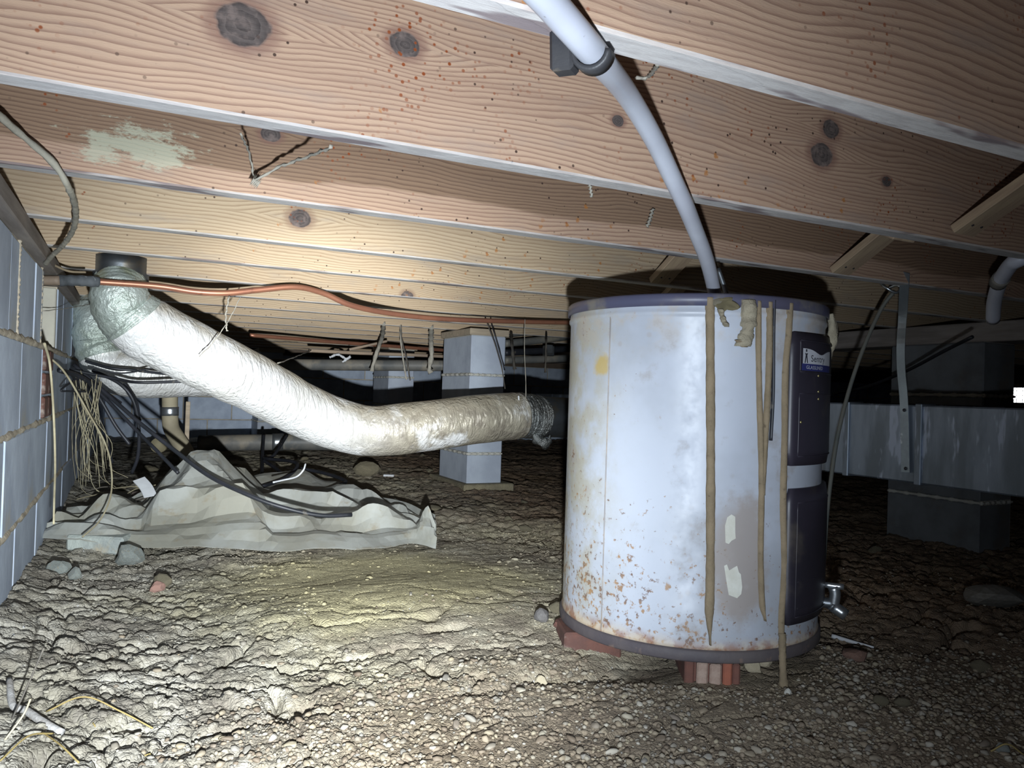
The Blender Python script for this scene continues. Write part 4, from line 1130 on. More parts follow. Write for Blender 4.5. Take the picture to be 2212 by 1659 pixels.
for k, (x0, y0, x1, y1, r) in enumerate(((1092, 722, 1240, 705, .021), (1090, 742, 1240, 726, .022), (1090, 762, 1240, 752, .020), (1090, 778, 1260, 772, .022))):
    lab = ('topmost black pipe beside the blue-grey pier', 'second black pipe under the topmost one by the pier', 'thin dark conduit under the black pipes by the pier', 'lowest dark conduit hung right of the pier')[k]
    strung('black_pipe', [pd(x0, y0, 4.4), pd((x0+x1)/2, (y0+y1)/2+1, 4.55), pd(x1, y1, 4.7), pd(x1+120, y1-10, 4.9)], r, M['pvc_dark'] if k != 2 else M['black_cable'], lab, seg=14)
# metal junction box by those pipes
p = pd(1185, 758, 4.50)
jb = empty('junction_box', p, 'small metal junction box among the dark pipes by the pier', 'box')
bx_ = link('box_body', box_me('box_body', .06, .04, .06, .004, 'c'), M['dark_metal'], jb, smooth=False)
lid = link('box_lid', box_me('box_lid', .05, .004, .05, .002, 'c'), M['steel'], jb, smooth=False); lid.location = (-.01, -.022, .01)
# web-crusted straps dangling from the far lines
def hang(x, y, i):
    p = py_(x, y, J0+JS*i-JT-.001); p.z = max(p.z, JZ+.008); return p
def dangle(pts, r, lab, group=None, mat=None, n=20, cat='strap', name='dangling_strap'):
    o_ = tube(name, pts, r, mat or M['web'], seg=7, n=n, rfun=lambda u, a: 1+.3*sin(40*u+2*a)+.15*sin(90*u)); return tag(o_, lab, cat, group)
dangle([hang(828, 716, 8), pd(826, 726, 4.2), pd(818, 750, 4.32), pd(808, 780, 4.34), pd(803, 802, 4.34)], .011, 'web-crusted strap wrapped down to the black drain pipe')
dangle([hang(931, 722, 8), pd(931, 738, 4.25), pd(932, 770, 4.3), pd(927, 795, 4.3), pd(931, 806, 4.3)], .013, 'dusty strap hanging close beside the blue-grey pier')
dangle([hang(865, 708, 8), pd(865, 716, 4.0), pd(866, 740, 4.0), pd(873, 790, 4.0), pd(878, 820, 4.0)], .004, 'thin pale string dangling before the distant pier', cat='string', name='dangling_string')
dangle([hang(866, 708, 8), pd(868, 735, 4.0), pd(878, 775, 4.0), pd(886, 822, 4.0)], .004, 'second thin string dangling close by the pale string', cat='string', name='dangling_string', mat=M['root_dark'])
dangle([hang(1048, 682, 7), pd(1050, 692, 3.47), pd(1068, 740, 3.45), pd(1085, 800, 3.45), pd(1091, 840, 3.45)], .0022, 'thin dark wire hanging across the pier face', cat='wire', name='hanging_wire', mat=M['root_dark'])
dangle([hang(1060, 684, 7), pd(1062, 700, 3.47), pd(1075, 745, 3.45), pd(1090, 800, 3.45)], .0026, 'darker wire hanging across the pier edge', cat='wire', name='hanging_wire', mat=M['black_cable'])
dangle([pd(1134, 690, 3.12), pd(1133, 760, 3.12), pd(1136, 830, 3.12), pd(1135, 888, 3.12)], .0016, 'single fine wire from the copper pipe to the duct joint', cat='wire', name='hanging_wire', mat=M['web'])
dangle([hang(1104, 716, 8), pd(1106, 746, 4.0), pd(1109, 775, 4.0), pd(1112, 798, 4.0)], .008, 'short dark strap end hanging right of the pier', mat=M['root_dark'])
dangle([hang(1180, 716, 8), pd(1180, 738, 4.0), pd(1179, 770, 4.0), pd(1178, 805, 4.0)], .005, 'short dark wire end hanging by the junction box', mat=M['root_dark'], cat='wire', name='hanging_wire')
# white crumpled plastic at the far end
def crumple(name, c, sx, sy, sz, seed, mat, label, cat):
    o_ = link(name, rock_me(name, seed, 3, .9, .8, 1.5), mat, smooth=False); o_.location = c; o_.scale = (sx, sy, sz); tag(o_, label, cat); return o_
wtag = dangle([pd(712, 772, 4.55), pd(730, 766, 4.55), pd(748, 775, 4.55), pd(757, 770, 4.55), pd(740, 782, 4.55)], .007, 'tangle of white plastic strip caught on the far copper line', cat='plastic strip', name='plastic_strip', mat=M['white_scrap'], n=50)
# floor-level drain plumbing at the far left
strung('drain_pipe', [pd(430, 958, 4.9), pd(540, 956, 4.95), pd(640, 955, 5.0), pd(760, 957, 5.1)], .052, M['pvc_dark'], 'fat black drain pipe lying along the far dirt', seg=24)
cpl = tube('pipe_coupling', [pd(588, 955, 4.96), pd(612, 955, 4.98)], .056, M['steel'], seg=24, n=4); tag(cpl, 'shiny metal coupling band around the far drain pipe', 'coupling')
e = empty('drain_stack', pd(367, 925, 3.9), 'upright tan drain stub with a white coupling, ending in a slanted grey elbow', 'pipe')
tube('stub', [pd(367, 850, 3.9), pd(367, 884, 3.9)], .038, M['pvc_tan'], e, seg=20, n=4)
tube('coupling_band', [pd(367, 879, 3.9), pd(367, 898, 3.9)], .042, M['steel'], e, seg=20, n=4)
_q = pd(410, 992, 3.83)
tube('elbow', [pd(367, 896, 3.9), pd(370, 925, 3.9), pd(385, 950, 3.88), pd(402, 978, 3.85), Vector((_q.x+.03, _q.y, gz(_q.x+.03, _q.y)+.01))], .039, M['pvc_tan'], e, seg=20, n=20)
e = empty('capped_pipe', pd(345, 978, 5.2), 'tan pipe end facing the viewer below the drain stub', 'pipe')
tube('barrel', [pd(343, 962, 5.15), pd(350, 961, 5.4), pd(358, 960, 5.8)], .050, M['pvc_tan'], e, seg=20, n=6)
tube('end_cap', [pd(342.5, 962, 5.13), pd(343.5, 962, 5.17)], .051, noisy('cap_plastic', (.50, .44, .28), (.44, .38, .24), 8, .7), e, seg=20, n=3)
k_ = box('wooden_stake', (0, 0, 0), (.022, .02, .40), M['pine'], bevel=.002); k_.location = pd(402, 985, 4.1); k_.location.z = gz(k_.location.x, k_.location.y)-.02; tag(k_, 'thin wooden stake beside the slanted drain elbow', 'stake')

# ================================================================== CABLE BUNDLE AND ROOTS AT THE WALL
bc = [
 ('long black twin cable running from the wall across the plastic sheet', [(160, 788, 2.55), (230, 850, 2.55), (300, 912, 2.52), (380, 975, 2.48), (450, 1027, 2.42), (520, 1062, 2.36), (600, 1093, 2.36), (690, 1113, 2.40), (760, 1112, 2.45)], .0068),
 ('black cable following just under the twin cable into the sheet', [(165, 800, 2.62), (235, 868, 2.62), (300, 935, 2.6), (340, 975, 2.56), (385, 1022, 2.52)], .0062),
 ('black cable stretched flat across the dull duct', [(150, 798, 2.5), (250, 818, 2.6), (300, 826, 2.7), (395, 824, 2.75)], .0052),
 ('black cable arching over the dull duct to its seam', [(185, 780, 2.75), (240, 795, 2.75), (290, 800, 2.78), (360, 808, 2.8)], .0048),
 ('thin black cable crossing high over the dull duct', [(190, 790, 2.7), (260, 806, 2.75), (330, 795, 2.78), (335, 794, 2.8)], .003),
 ('black cable dropping from the bundle to a loop by the stub', [(200, 800, 2.7), (260, 830, 2.7), (290, 870, 2.72), (300, 930, 2.75), (298, 985, 2.78), (285, 1022, 2.8)], .0062),
 ('black cable hanging straight beside the loop', [(268, 830, 2.8), (292, 870, 2.8), (297, 900, 2.8), (300, 910, 2.8)], .010),
 ('black cable falling from the bundle through the roots', [(175, 800, 2.66), (215, 860, 2.66), (250, 920, 2.68), (280, 960, 2.7)], .0065),
 ('loose black cable drooping behind the roots', [(170, 815, 2.75), (200, 870, 2.78), (225, 930, 2.8), (243, 1000, 2.85)], .005),
 ('thick black cable lying closest along the wall under the ledge', [(128, 800, 2.35), (170, 812, 2.45), (215, 840, 2.55), (260, 872, 2.6)], .008),
 ('black wire kinked against the block wall', [(165, 818, 2.42), (132, 842, 2.32), (150, 845, 2.36), (185, 846, 2.45)], .003),
]
for lab, P, r in bc:
    o_ = tube('black_cable', [pd(*q) for q in P], r, M['black_cable'], seg=8, n=60); tag(o_, lab, 'cable')
# dark cables heaped on the far dirt
for k, P in enumerate(([(570, 940, 4.4), (567, 985, 4.2), (566, 1020, 3.9), (560, 1050, 3.7)], [(620, 940, 4.5), (590, 985, 4.2), (572, 990, 4.1), (640, 1000, 3.8), (620, 1030, 3.6), (565, 1052, 3.4)], [(570, 995, 4.1), (600, 1015, 3.9), (615, 1035, 3.7)], [(650, 1012, 3.9), (700, 1022, 3.8), (745, 1038, 3.6), (735, 1048, 3.5)])):
    pts = []
    for q in P:
        p = pd(*q); p.z = max(p.z, gz(p.x, p.y)+.008); pts.append(p)
    o_ = tube('loose_cable', pts, .009, M['black_cable'], seg=7, n=50); tag(o_, ('dark cable rising from the heap by the metal coupling', 'dark looped cable on the far dirt near the white wire', 'short dark cable end in the far heap', 'dark cable curling on the dirt under the silver duct')[k], 'cable')
k_ = tube('white_wire', [pd(590, 1042, 2.9), pd(612, 1037, 2.95), pd(640, 1030, 3.0), pd(655, 1016, 3.02), pd(660, 1002, 3.04)], .0035, M['white_scrap'], seg=7, n=30); tag(k_, 'thin white wire curling up from the dirt behind the sheet', 'wire')
# pale roots hanging in a bunch
rr = random.Random(11)
for k in range(30):
    x0 = rr.uniform(158, 222); y0 = rr.uniform(800, 850)
    x1 = 158+(k/30)*80+rr.uniform(-8, 8); yb = rr.uniform(970, 1055)
    D = rr.uniform(2.45, 2.75)
    P = [(x0, y0, D), (x0*.6+x1*.4+rr.uniform(-3, 3), y0+(yb-y0)*.35, D), (x1+rr.uniform(-2, 2), y0+(yb-y0)*.7, D), (x1+rr.uniform(-4, 10), yb, D)]
    if k % 4 == 0: P.append((x1+rr.uniform(15, 45), yb+rr.uniform(15, 30), D))
    pts = [pd(*q) for q in P]
    for p in pts: p.x = max(p.x, WX+.012)
    o_ = tube('hanging_root', pts, lambda u: .0012*(1-.4*u), M['root'], seg=5, n=20)
    tag(o_, 'dry pale root hanging in the bunch beside the block wall', 'root', 'pale roots hanging by the wall')
k_ = tube('hanging_root', [px_(96, 742, WX+.03), px_(108, 790, WX+.035), px_(116, 900, WX+.05), px_(119, 1000, WX+.06), px_(117, 1080, WX+.07), px_(116, 1132, WX+.075)], lambda u: .0032*(1-.3*u), M['root'], seg=6, n=40); tag(k_, 'long straight pale root hanging alone against the block wall', 'root')
k_ = tube('hanging_root', [pd(98, 765, 2.2), pd(140, 805, 2.25), pd(190, 890, 2.3), pd(228, 960, 2.3), pd(241, 1020, 2.28), pd(238, 1075, 2.22), pd(215, 1125, 2.15), pd(178, 1160, 2.08)], lambda u: .0032*(1-.3*u), M['root'], seg=6, n=60); tag(k_, 'long pale root arching out from the wall over the sheet', 'root')
# grass-like roots on the dirt below the bunch
for k in range(9):
    x0 = rr.uniform(190, 330); y0 = rr.uniform(1035, 1075); D = rr.uniform(2.6, 2.9); P = []
    a0 = rr.uniform(-.5, .5)
    for s in range(4):
        p = pd(x0+(s-1.5)*rr.uniform(15, 24), y0+a0*(s-1.5)*18+rr.uniform(-3, 3), D); p.z = max(gz(p.x, p.y)+.006, p.z-.03); P.append(p)
    o_ = tube('fallen_root', P, .0022, M['root'] if k % 3 else M['root_dark'], seg=5, n=16); tag(o_, 'thin dry root fallen on the dirt under the hanging bunch', 'root', 'fallen roots under the bunch')

# ================================================================== PLASTIC SHEET
def sheet():
    m, nt, b = new_mat('dusty_plastic_sheet'); g = N(nt)
    v = g.coord('Object')
    n1 = g.noise(v, 4, 5, .6); n2 = g.noise(v, 14, 5, .65)
    col = g.mix(g.ramp(n1, .42, .62), (.36, .37, .345), (.29, .285, .24))
    col = g.mix(g.math('MULTIPLY', g.ramp(n2, .56, .68), .6), col, (.26, .22, .15))
    g.put(b.inputs['Base Color'], col); b.inputs['Roughness'].default_value = .42
    b.inputs['Specular IOR Level'].default_value = .5
    g.put(b.inputs['Normal'], g.bump(g.math('ADD', n1, g.math('MULTIPLY', n2, .4)), .35, .01))
    nx, ny = 74, 34
    # control rows: pixel outline of the front edge and of the far edge on the dirt
    front = [(88, 1168), (200, 1172), (330, 1175), (480, 1172), (640, 1178), (760, 1176), (880, 1160), (945, 1166)]
    back = [(150, 1105), (260, 1085), (380, 1060), (500, 1045), (640, 1035), (760, 1050), (860, 1080), (940, 1112)]
    def lerp_list(L, u):
        k = u*(len(L)-1); i = min(int(k), len(L)-2); t = k-i
        return (L[i][0]*(1-t)+L[i+1][0]*t, L[i][1]*(1-t)+L[i+1][1]*t)
    F_ = [pz(*p, .055) for p in front]; Bk = [pz(*p, .06) for p in back]
    verts = []; faces = []
    r_ = random.Random(4)
    ridge = [ # (u, v, su, sv, height): folds standing up
        (.37, .46, .16, .44, .20), (.20, .35, .12, .12, .055), (.60, .50, .16, .07, .060), (.70, .75, .10, .08, .055),
        (.86, .60, .09, .10, .045), (.95, .22, .05, .18, .065), (.78, .22, .14, .06, .045), (.55, .17, .16, .06, .040), (.10, .12, .12, .08, .03), (.30, .80, .14, .10, .05)]
    for j in range(ny+1):
        v_ = j/ny
        for i in range(nx+1):
            u = i/nx
            k = u*7; a = min(int(k), 6); t = k-a
            p = F_[a].lerp(F_[a+1], t).lerp(Bk[a].lerp(Bk[a+1], t), v_)
            x = p.x; y = p.y
            x += .02*float(fbm(u*9, v_*7, 21, 2)); y += .05*float(fbm(u*9, v_*7, 23, 2))
            hgt = 0
            for (cu, cv, su, sv, hh) in ridge:
                w2 = max(0, min(1, 1.25*(1-max(abs((u-cu)/su), abs((v_-cv)/sv))-.12*abs((u-cu)/su+(v_-cv)/sv))))
                hgt = max(hgt, hh*w2) + .25*min(hgt, hh*w2)
            cr = abs(float(fbm(u*7, v_*5, 31, 2)))*.09 + .012*float(vnoise(u*22, v_*14, 33))
            fv = v_*4.1+.9*float(fbm(u*3.3, v_*2, 37, 2))+.25; tri = abs(fv-math.floor(fv)-.5)*2
            cr += .075*max(0, tri-.45)*(.5+.8*float(vnoise(u*5, v_*3, 39)))
            hgt += .042*max(0, 1-abs(v_-.075)/.07)*(.35+.9*float(vnoise(u*6, 1.5, 43)))
            edge = .020*exp(-(v_/.05)**2)
            z = max(gz(x, y)+.006, float(ground_z(np.array([x]), np.array([y]), False)[0])+.012) + hgt + cr*min(1, 4*v_+.25) + edge*.3
            verts.append(Vector((x, y, z)))
    org = verts[0].copy(); org.z = 0
    for j in range(ny):
        for i in range(nx):
            a = j*(nx+1)+i; q = [a, a+1, a+nx+2, a+nx+1]
            faces += [(q[0], q[1], q[2]), (q[0], q[2], q[3])] if (i+j) % 2 else [(q[0], q[1], q[3]), (q[1], q[2], q[3])]
    o_ = link('plastic_sheet', mesh('plastic_sheet', [p-org for p in verts], faces), m, smooth=False); o_.location = org
    md = o_.modifiers.new('thickness', 'SOLIDIFY'); md.thickness = .0012
    tag(o_, 'crumpled dusty plastic sheet heaped on the dirt by the block wall', 'plastic sheet')
sheet()

# ================================================================== RUBBLE, STONES, SCRAPS
def on_ground(x, y, sink=.0): return Vector((x, y, gz(x, y)-sink))
def px_ground(px, py):
    z = .03
    for _ in range(6):
        p = pz(px, py, z); z = gz(p.x, p.y)
    return Vector((p.x, p.y, z))
def stone(name, px, py, wpx, hpx, mat, label, cat, seed, ang=.8, group=None, flat=.75, yaw=None, sub=2):
    p = px_ground(px, py+hpx/2); d = (p-CAM).dot(_f)
    w = wpx*d/FPX/2*1.12; hh = hpx*d/FPX/2*1.15
    o_ = link(name, rock_me(name, seed, sub, .22, 1.0, ang), mat, smooth=False)
    o_.scale = (w, w*.9, hh); o_.rotation_euler = (0, 0, -YAW+random.uniform(-.25, .25))
    o_.location = (p.x, p.y, p.z+hh*.72); tag(o_, label, cat, group); return o_
stone('concrete_chunk', 128, 1222, 52, 42, M['rubble'], 'squarish grey concrete chunk lying near the foot of the block wall', 'rubble', 51, 1.6)
stone('concrete_chunk', 162, 1238, 40, 26, M['rubble'], 'small grey concrete chunk leaning on the squarish one', 'rubble', 52, 1.4)
stone('concrete_chunk', 278, 1222, 72, 58, M['rubble'], 'largest grey concrete chunk with a flat broken face before the sheet', 'rubble', 53, 1.8)
p = px_ground(215, 1190)
sl = link('block_fragment', box_me('block_fragment', .17, .06, .045, .006, 'base', .006), M['rubble'], smooth=False); sl.location = (p.x, p.y, p.z-.006); sl.rotation_euler = (.05, .02, -YAW); tag(sl, 'long flat block fragment half under the sheet edge', 'rubble')
stone('brick_fragment', 338, 1262, 32, 26, noisy('pink_brick', (.27, .15, .12), (.22, .135, .11), 20, .95), 'pinkish broken brick corner lying in the mud', 'brick', 54, 1.6)
stone('clod', 350, 1252, 46, 34, M['clod'], 'brown clod behind the pinkish brick corner', 'clod', 55, .8)
stone('clod', 790, 1010, 56, 36, M['clod'], 'rounded tan clod on the dirt under the silver duct', 'clod', 56, .4)
p = px_ground(840, 1030)
sl = link('white_tray', box_me('white_tray', .06, .03, .012, .003), M['white_scrap'], smooth=False); sl.location = p; sl.rotation_euler = (0, 0, -YAW); tag(sl, 'tiny white plastic tray on the dirt under the silver duct', 'scrap')
stone('insulation_tuft', 305, 1072, 42, 20, M['pink'], 'pinkish tuft of insulation at the foot of the tented sheet', 'insulation', 57, .6)
k_ = ribbon('torn_rag', [pd(300, 1035, 2.6)-Vector((0, 0, 0)), pd(315, 1052, 2.58), pd(325, 1072, 2.55)], .04, .004, Vector((1, 0, 0)), M['white_scrap'], n=14, base=pd(325, 1072, 2.55)); k_.location = pd(325, 1072, 2.55); tag(k_, 'torn grey-white rag scrap leaning behind the tented sheet', 'rag')
stone('stone', 1650, 1432, 44, 36, noisy('pale_stone', (.40, .35, .25), (.31, .26, .18), 14, .9), 'pale knobbly stone beside the cored brick', 'stone', 58, .5)
stone('stone', 1626, 1440, 36, 34, noisy('pale_stone', (.4, .35, .25), (.31, .26, .18), 14, .9), 'tan stone wedged between the cored brick and the pale knobbly stone', 'stone', 59, .6)
stone('stone', 1240, 1362, 40, 24, noisy('pale_stone', (.4, .35, .25), (.31, .26, .18), 14, .9), 'chalky stone under the heater seam side', 'stone', 60, .6)
stone('brick_fragment', 1215, 1345, 56, 34, M['brick'], 'dull red brick bat poking out beside the heater base ring', 'brick', 61, 1.8)
stone('stone', 1172, 1328, 36, 30, noisy('dark_stone', (.14, .13, .13), (.10, .095, .09), 10, .8), 'dark pointed stone left of the heater', 'stone', 62, 1.4)
stone('stone', 1200, 1310, 34, 26, M['clod'], 'brown stone touching the heater jacket side', 'stone', 63, .5)
stone('stone', 1170, 1452, 26, 22, noisy('pale_stone', (.4, .35, .25), (.31, .26, .18), 14, .9), 'pale cube-like stone at the edge of the gravel', 'stone', 64, 1.0)
stone('stone', 1702, 1491, 20, 17, noisy('white_stone', (.55, .54, .48), (.45, .44, .40), 14, .9), 'small white angular stone in the gravel before the heater', 'stone', 65, 1.5)
stone('stone', 1903, 1513, 34, 20, M['clod'], 'flat yellow-brown stone in the dark dirt right of the heater', 'stone', 66, .6)
stone('stone', 1950, 1515, 32, 20, M['clod'], 'second flat yellow-brown stone in the dark dirt right of the heater', 'stone', 67, .6)
stone('stone', 2118, 1438, 40, 30, M['clod'], 'rounded lump of brown dirt in the dark right of the heater', 'clod', 68, .3)
stone('stone', 2165, 1615, 30, 22, M['rubble'], 'grey flat pebble near the dry straw at the dark side', 'stone', 69, .6)
stone('dirt_mound', 2145, 1290, 120, 46, noisy('grey_mound', (.20, .19, .17), (.15, .14, .12), 8, .95), 'low grey rounded mound on the dark dirt below the pier', 'mound', 70, .2)
stone('red_stone', 1850, 1412, 56, 28, noisy('red_soil', (.20, .12, .09), (.15, .09, .07), 12, .95), 'reddish clump of gravelly soil right of the heater', 'clod', 71, .6)
p0, p1 = px_ground(1797, 1384), px_ground(1888, 1392)
k_ = tube('white_stick', [p0+Vector((0, 0, .008)), p0.lerp(p1, .5)+Vector((0, 0, .006)), p1+Vector((0, 0, .005))], lambda u: .0055*(1-.5*u), M['white_scrap'], seg=6, n=14); tag(k_, 'broken white plastic strip lying right of the heater base', 'scrap')
# straw and a grey twig at the near left, straw at the near right
straws = [([(100, 1540), (180, 1535), (260, 1552), (330, 1582)], 'curved yellow straw arching over the near left dirt'), ([(200, 1580), (260, 1600), (325, 1625)], 'yellow straw crossing below the curved one'),
          ([(0, 1655), (60, 1620), (115, 1596)], 'yellow straw pointing at the grey twig'), ([(90, 1635), (130, 1640), (170, 1658)], 'short bent yellow straw near the grey twig'), ([(2140, 1632), (2175, 1634), (2212, 1640)], 'single yellow straw in the dark gravel')]
for P, lab in straws:
    pts = []
    for i_, q in enumerate(P):
        p = px_ground(*q); p.z += .006+.012*sin(pi*i_/(len(P)-1)); pts.append(p)
    o_ = tube('straw', pts, .0013, noisy('straw', (.30, .23, .085), (.24, .18, .07), 20, .8, bump=0), seg=5, n=24); tag(o_, lab, 'straw')
pts = [px_ground(20, 1490)+Vector((0, 0, .02)), px_ground(28, 1520)+Vector((0, 0, .012)), px_ground(55, 1545)+Vector((0, 0, .007)), px_ground(90, 1568)+Vector((0, 0, .006)), px_ground(132, 1590)+Vector((0, 0, .006))]
k_ = tube('twig', pts, lambda u: .0045+.002*u, noisy('grey_bark', (.42, .41, .40), (.24, .22, .20), 30, .9, bump=.5), seg=7, n=30); tag(k_, 'grey bark twig lying on the near left dirt', 'twig')
# leaning grass stems at the very near left
for P, lab in (([(25, 1560), (60, 1480), (95, 1400)], 'thin dark stem leaning over the grey twig'), ([(10, 1600), (50, 1545), (66, 1510)], 'thin pale stem beside the grey twig')):
    a = px_ground(*P[0]); pts = [a]
    for q in P[1:]:
        pts.append(pd(q[0], q[1], (a-CAM).dot(_f)+.02))
    o_ = tube('grass_stem', pts, .0014, M['root_dark'] if 'dark' in lab else M['root'], seg=5, n=12); tag(o_, lab, 'stem')

# ---- broken clods scattered on the far and middle dirt
rk = [rock_me('clod', 200+k, 2, .3, .7, .8) for k in range(5)]
r_ = random.Random(21)
cnt = 0
while cnt < 46:
    x = r_.uniform(-.1, 2.6); y = r_.uniform(1.6, 5.2)
    if (x-HC.x)**2+(y-HC.y)**2 < .38**2: continue
    if 1.45 < x < 1.8 and 3.5 < y < 4.1: continue
    if y < 2.0 and x < 1.2: continue
    s = r_.uniform(.010, .034)
    o_ = bpy.data.objects.new('clod', rk[cnt % 5]); COL.objects.link(o_)
    o_.location = (x, y, gz(x, y)+s*.35); o_.scale = (s*r_.uniform(.9, 1.5), s, s*r_.uniform(.6, .9)); o_.rotation_euler = (0, 0, r_.uniform(0, 6))
    tag(o_, 'small broken dirt clod scattered on the middle and far dirt', 'clod', 'clods on the middle and far dirt'); cnt += 1
for me in rk:
    if not me.materials: me.materials.append(M['clod'])

# ================================================================== GRAVEL
def gravel():
    proto = [rock_me('pebble', 300+k, 2, .30, .72, 1.3) for k in range(8)]
    for me in proto:
        me.materials.append(M['pebble']); me.polygons.foreach_set('use_smooth', [True]*len(me.polygons))
    n = 62000
    xs = RNG.uniform(-.12, 2.4, n); ys = RNG.uniform(.25, 1.75, n)
    g = gravel_mask(xs, ys)
    clump = np.clip(.68+1.7*fbm(xs*7, ys*7, 55, 3), .12, 1)
    right = 1-.65*sstep(1.2, 1.9, xs)
    keep = RNG.uniform(0, 1, n) < np.maximum(g*clump*right, .018)
    # none inside the heater footprint
    keep &= ((xs-HC.x)**2+(ys-HC.y)**2 > (HR+.005)**2)
    keep &= (xs > WX+.03) & (xs**2+ys**2 > .3**2)
    xs, ys = xs[keep], ys[keep]
    sz = np.exp(RNG.normal(math.log(.0040), .40, len(xs))); sz = np.clip(sz, .0022, .0085)
    zs = ground_z(xs, ys)
    # how large each shows in the frame
    dep = xs*_f.x+ys*_f.y+(zs-CZ)*_f.z
    u = (xs*R2.x+ys*R2.y+(zs-CZ)*R2.z)/dep*FPX+IW/2; v = IH/2-(xs*U2.x+ys*U2.y+(zs-CZ)*U2.z)/dep*FPX
    inside = (u > 5) & (u < IW-5) & (v > 0) & (v < IH-5) & (dep > .1)
    show = np.where(inside, sz/dep, 0)
    order = np.argsort(-show); top = order[:300]; rest = order[300:]
    for k, i in enumerate(top):
        o_ = bpy.data.objects.new('pebble', proto[k % 8]); COL.objects.link(o_)
        s = sz[i]; o_.location = (xs[i], ys[i], zs[i]+s*.25); o_.scale = (s*RNG.uniform(.9, 1.45), s*RNG.uniform(.8, 1.1), s*RNG.uniform(.7, 1.05))
        o_.rotation_euler = (RNG.uniform(-.3, .3), RNG.uniform(-.3, .3), RNG.uniform(0, 6.28))
        tag(o_, 'larger rounded pebble in the tan gravel before the heater', 'pebble', 'gravel pebbles before the heater')
    small = [rock_me('p', 400+k, 1, .35, .75, 1.0) for k in range(6)]
    vs = [np.array([tuple(v.co) for v in me.vertices]) for me in small]; fs = [np.array([tuple(p.vertices) for p in me.polygons]) for me in small]
    V = []; Fc = []; off = 0
    for k, i in enumerate(rest):
        a = vs[k % 6]; s = sz[i]; th = RNG.uniform(0, 6.28)
        b = a*np.array([s*RNG.uniform(.9, 1.4), s, s*RNG.uniform(.7, 1.)])
        c, d = math.cos(th), math.sin(th)
        V.append(np.stack([b[:, 0]*c-b[:, 1]*d+xs[i], b[:, 0]*d+b[:, 1]*c+ys[i], b[:, 2]+zs[i]+s*.25], -1)); Fc.append(fs[k % 6]+off); off += len(a)
    V = np.concatenate(V); Fc = np.concatenate(Fc)
    me = bpy.data.meshes.new('gravel'); me.vertices.add(len(V)); me.vertices.foreach_set('co', V.ravel())
    me.loops.add(Fc.size); me.loops.foreach_set('vertex_index', Fc.ravel()); me.polygons.add(len(Fc))
    me.polygons.foreach_set('loop_start', np.arange(0, Fc.size, 3)); me.polygons.foreach_set('loop_total', np.full(len(Fc), 3)); me.update()
    o_ = link('gravel', me, M['pebble']); tag(o_, 'bed of small tan gravel spread before the heater', 'gravel', kind='stuff')
    # crumbs of broken mud on the flaky dirt by the wall
    n = 26000
    xs = RNG.uniform(WX+.02, 1.5, n); ys = RNG.uniform(.7, 2.6, n)
    smooth = clay_mask(xs, ys)
    keep = (RNG.uniform(0, 1, n) < (1-.93*smooth)*np.clip(.5+2*fbm(xs*6, ys*6, 71, 3), .05, 1)) & ((xs-HC.x)**2+(ys-HC.y)**2 > (HR+.004)**2)
    xs, ys = xs[keep], ys[keep]; zs = ground_z(xs, ys); sz = np.clip(np.exp(RNG.normal(math.log(.0030), .5, len(xs))), .0012, .011)
    V = []; Fc = []; off = 0
    for i in range(len(xs)):
        a = vs[i % 6]; s = sz[i]; th = RNG.uniform(0, 6.28)
        b = a*np.array([s*RNG.uniform(.9, 1.7), s, s*RNG.uniform(.45, .8)]); c, d = math.cos(th), math.sin(th)
        V.append(np.stack([b[:, 0]*c-b[:, 1]*d+xs[i], b[:, 0]*d+b[:, 1]*c+ys[i], b[:, 2]+zs[i]+s*.1], -1)); Fc.append(fs[i % 6]+off); off += len(a)
    V = np.concatenate(V); Fc = np.concatenate(Fc)
    me = bpy.data.meshes.new('soil_crumbs'); me.vertices.add(len(V)); me.vertices.foreach_set('co', V.ravel())
    me.loops.add(Fc.size); me.loops.foreach_set('vertex_index', Fc.ravel()); me.polygons.add(len(Fc))
    me.polygons.foreach_set('loop_start', np.arange(0, Fc.size, 3)); me.polygons.foreach_set('loop_total', np.full(len(Fc), 3)); me.update()
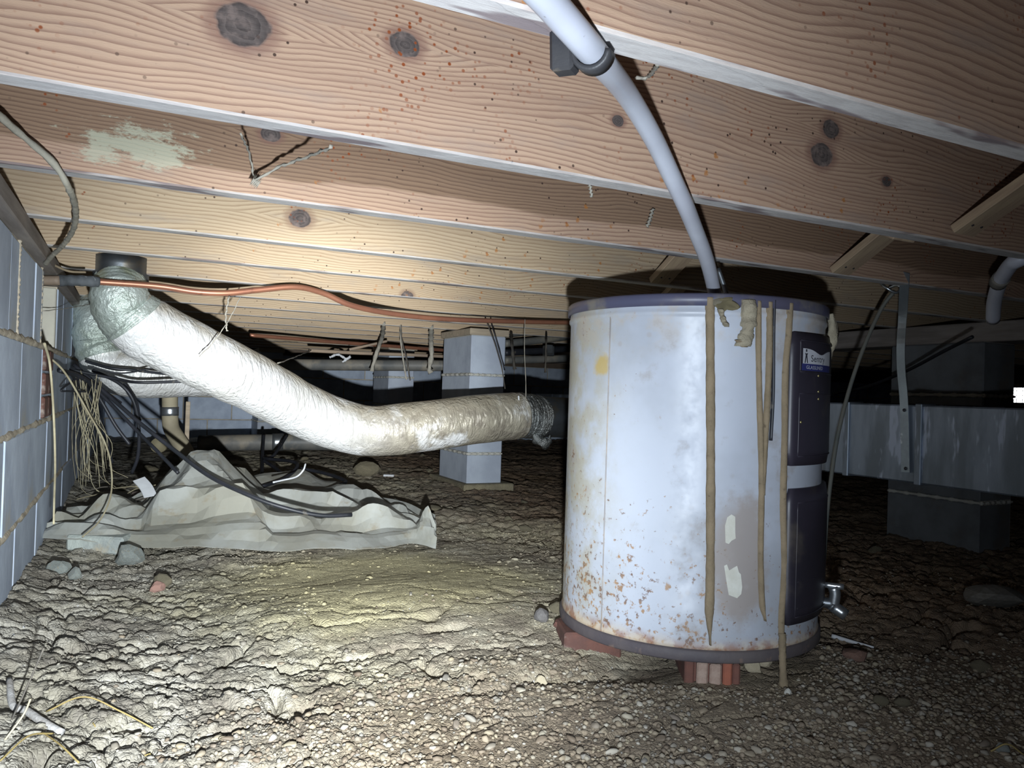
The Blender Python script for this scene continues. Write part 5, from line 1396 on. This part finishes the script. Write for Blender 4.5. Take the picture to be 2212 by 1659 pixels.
    o_ = link('soil_crumbs', me, M['dirt'], smooth=False); tag(o_, 'loose crumbs of broken mud on the flaky dirt', 'soil crumbs', kind='stuff')
    for me in small: bpy.data.meshes.remove(me)
gravel()

# ================================================================== COBWEBS AND SMALL DEBRIS ON THE JOISTS
def web(pts, r, label, mat=None):
    o_ = tube('cobweb_strand', pts, r, mat or M['web'], seg=5, n=24, rfun=lambda u, a: 1+.6*sin(31*u+a)+.4*sin(77*u)); return tag(o_, label, 'cobweb')
yB = J0+JS*1
web([py_(520, 290, 1.10), py_(538, 330, 1.22), py_(548, 380, 1.28)], .0016, 'dusty cobweb strand hanging from the knotted joist')
web([py_(552, 390, 1.28), py_(600, 362, 1.26), py_(660, 340, 1.18), py_(715, 318, 1.06)], .0022, 'dusty cobweb strand stretched to the knotted joist edge')
web([py_(545, 388, 1.29), py_(560, 398, 1.29)], .007, 'grey cobweb clump where two strands meet')
web([py_(1273, 388, 1.03), py_(1275, 405, 1.04), py_(1278, 425, 1.05)], .0022, 'short crusted strand hanging under the knotted joist')
web([py_(1398, 490, 1.38), py_(1404, 475, 1.38), py_(1410, 452, 1.38)], .0035, 'pale cocoon stuck on the paint-smeared joist')
web([py_(1375, 170, .80), py_(1400, 165, .80), py_(1420, 140, .70)], .0022, 'crusted cobweb twig below the clamp joist')
web([pd(520, 640, 2.3), pd(495, 690, 2.28), pd(460, 740, 2.26), pd(430, 770, 2.25)], .0014, 'cobweb thread from the copper pipe to the silver duct')
web([pd(495, 640, 2.3), pd(488, 680, 2.28), pd(490, 715, 2.26)], .0026, 'dusty cobweb tuft below the copper pipe')
web([pd(600, 785, 2.6), pd(640, 770, 3.2), pd(672, 757, 4.4)], .0022, 'beaded cobweb from the silver duct to the far copper line')
web([pd(20, 450, 1.55), pd(12, 490, 1.54), pd(8, 540, 1.52)], .0018, 'white cobweb smear on the sill plate')
web([pd(92, 672, 2.2), pd(150, 665, 2.4), pd(205, 655, 2.7)], .0012, 'fine cobweb thread across the old vent opening')

bpy.context.view_layer.update()
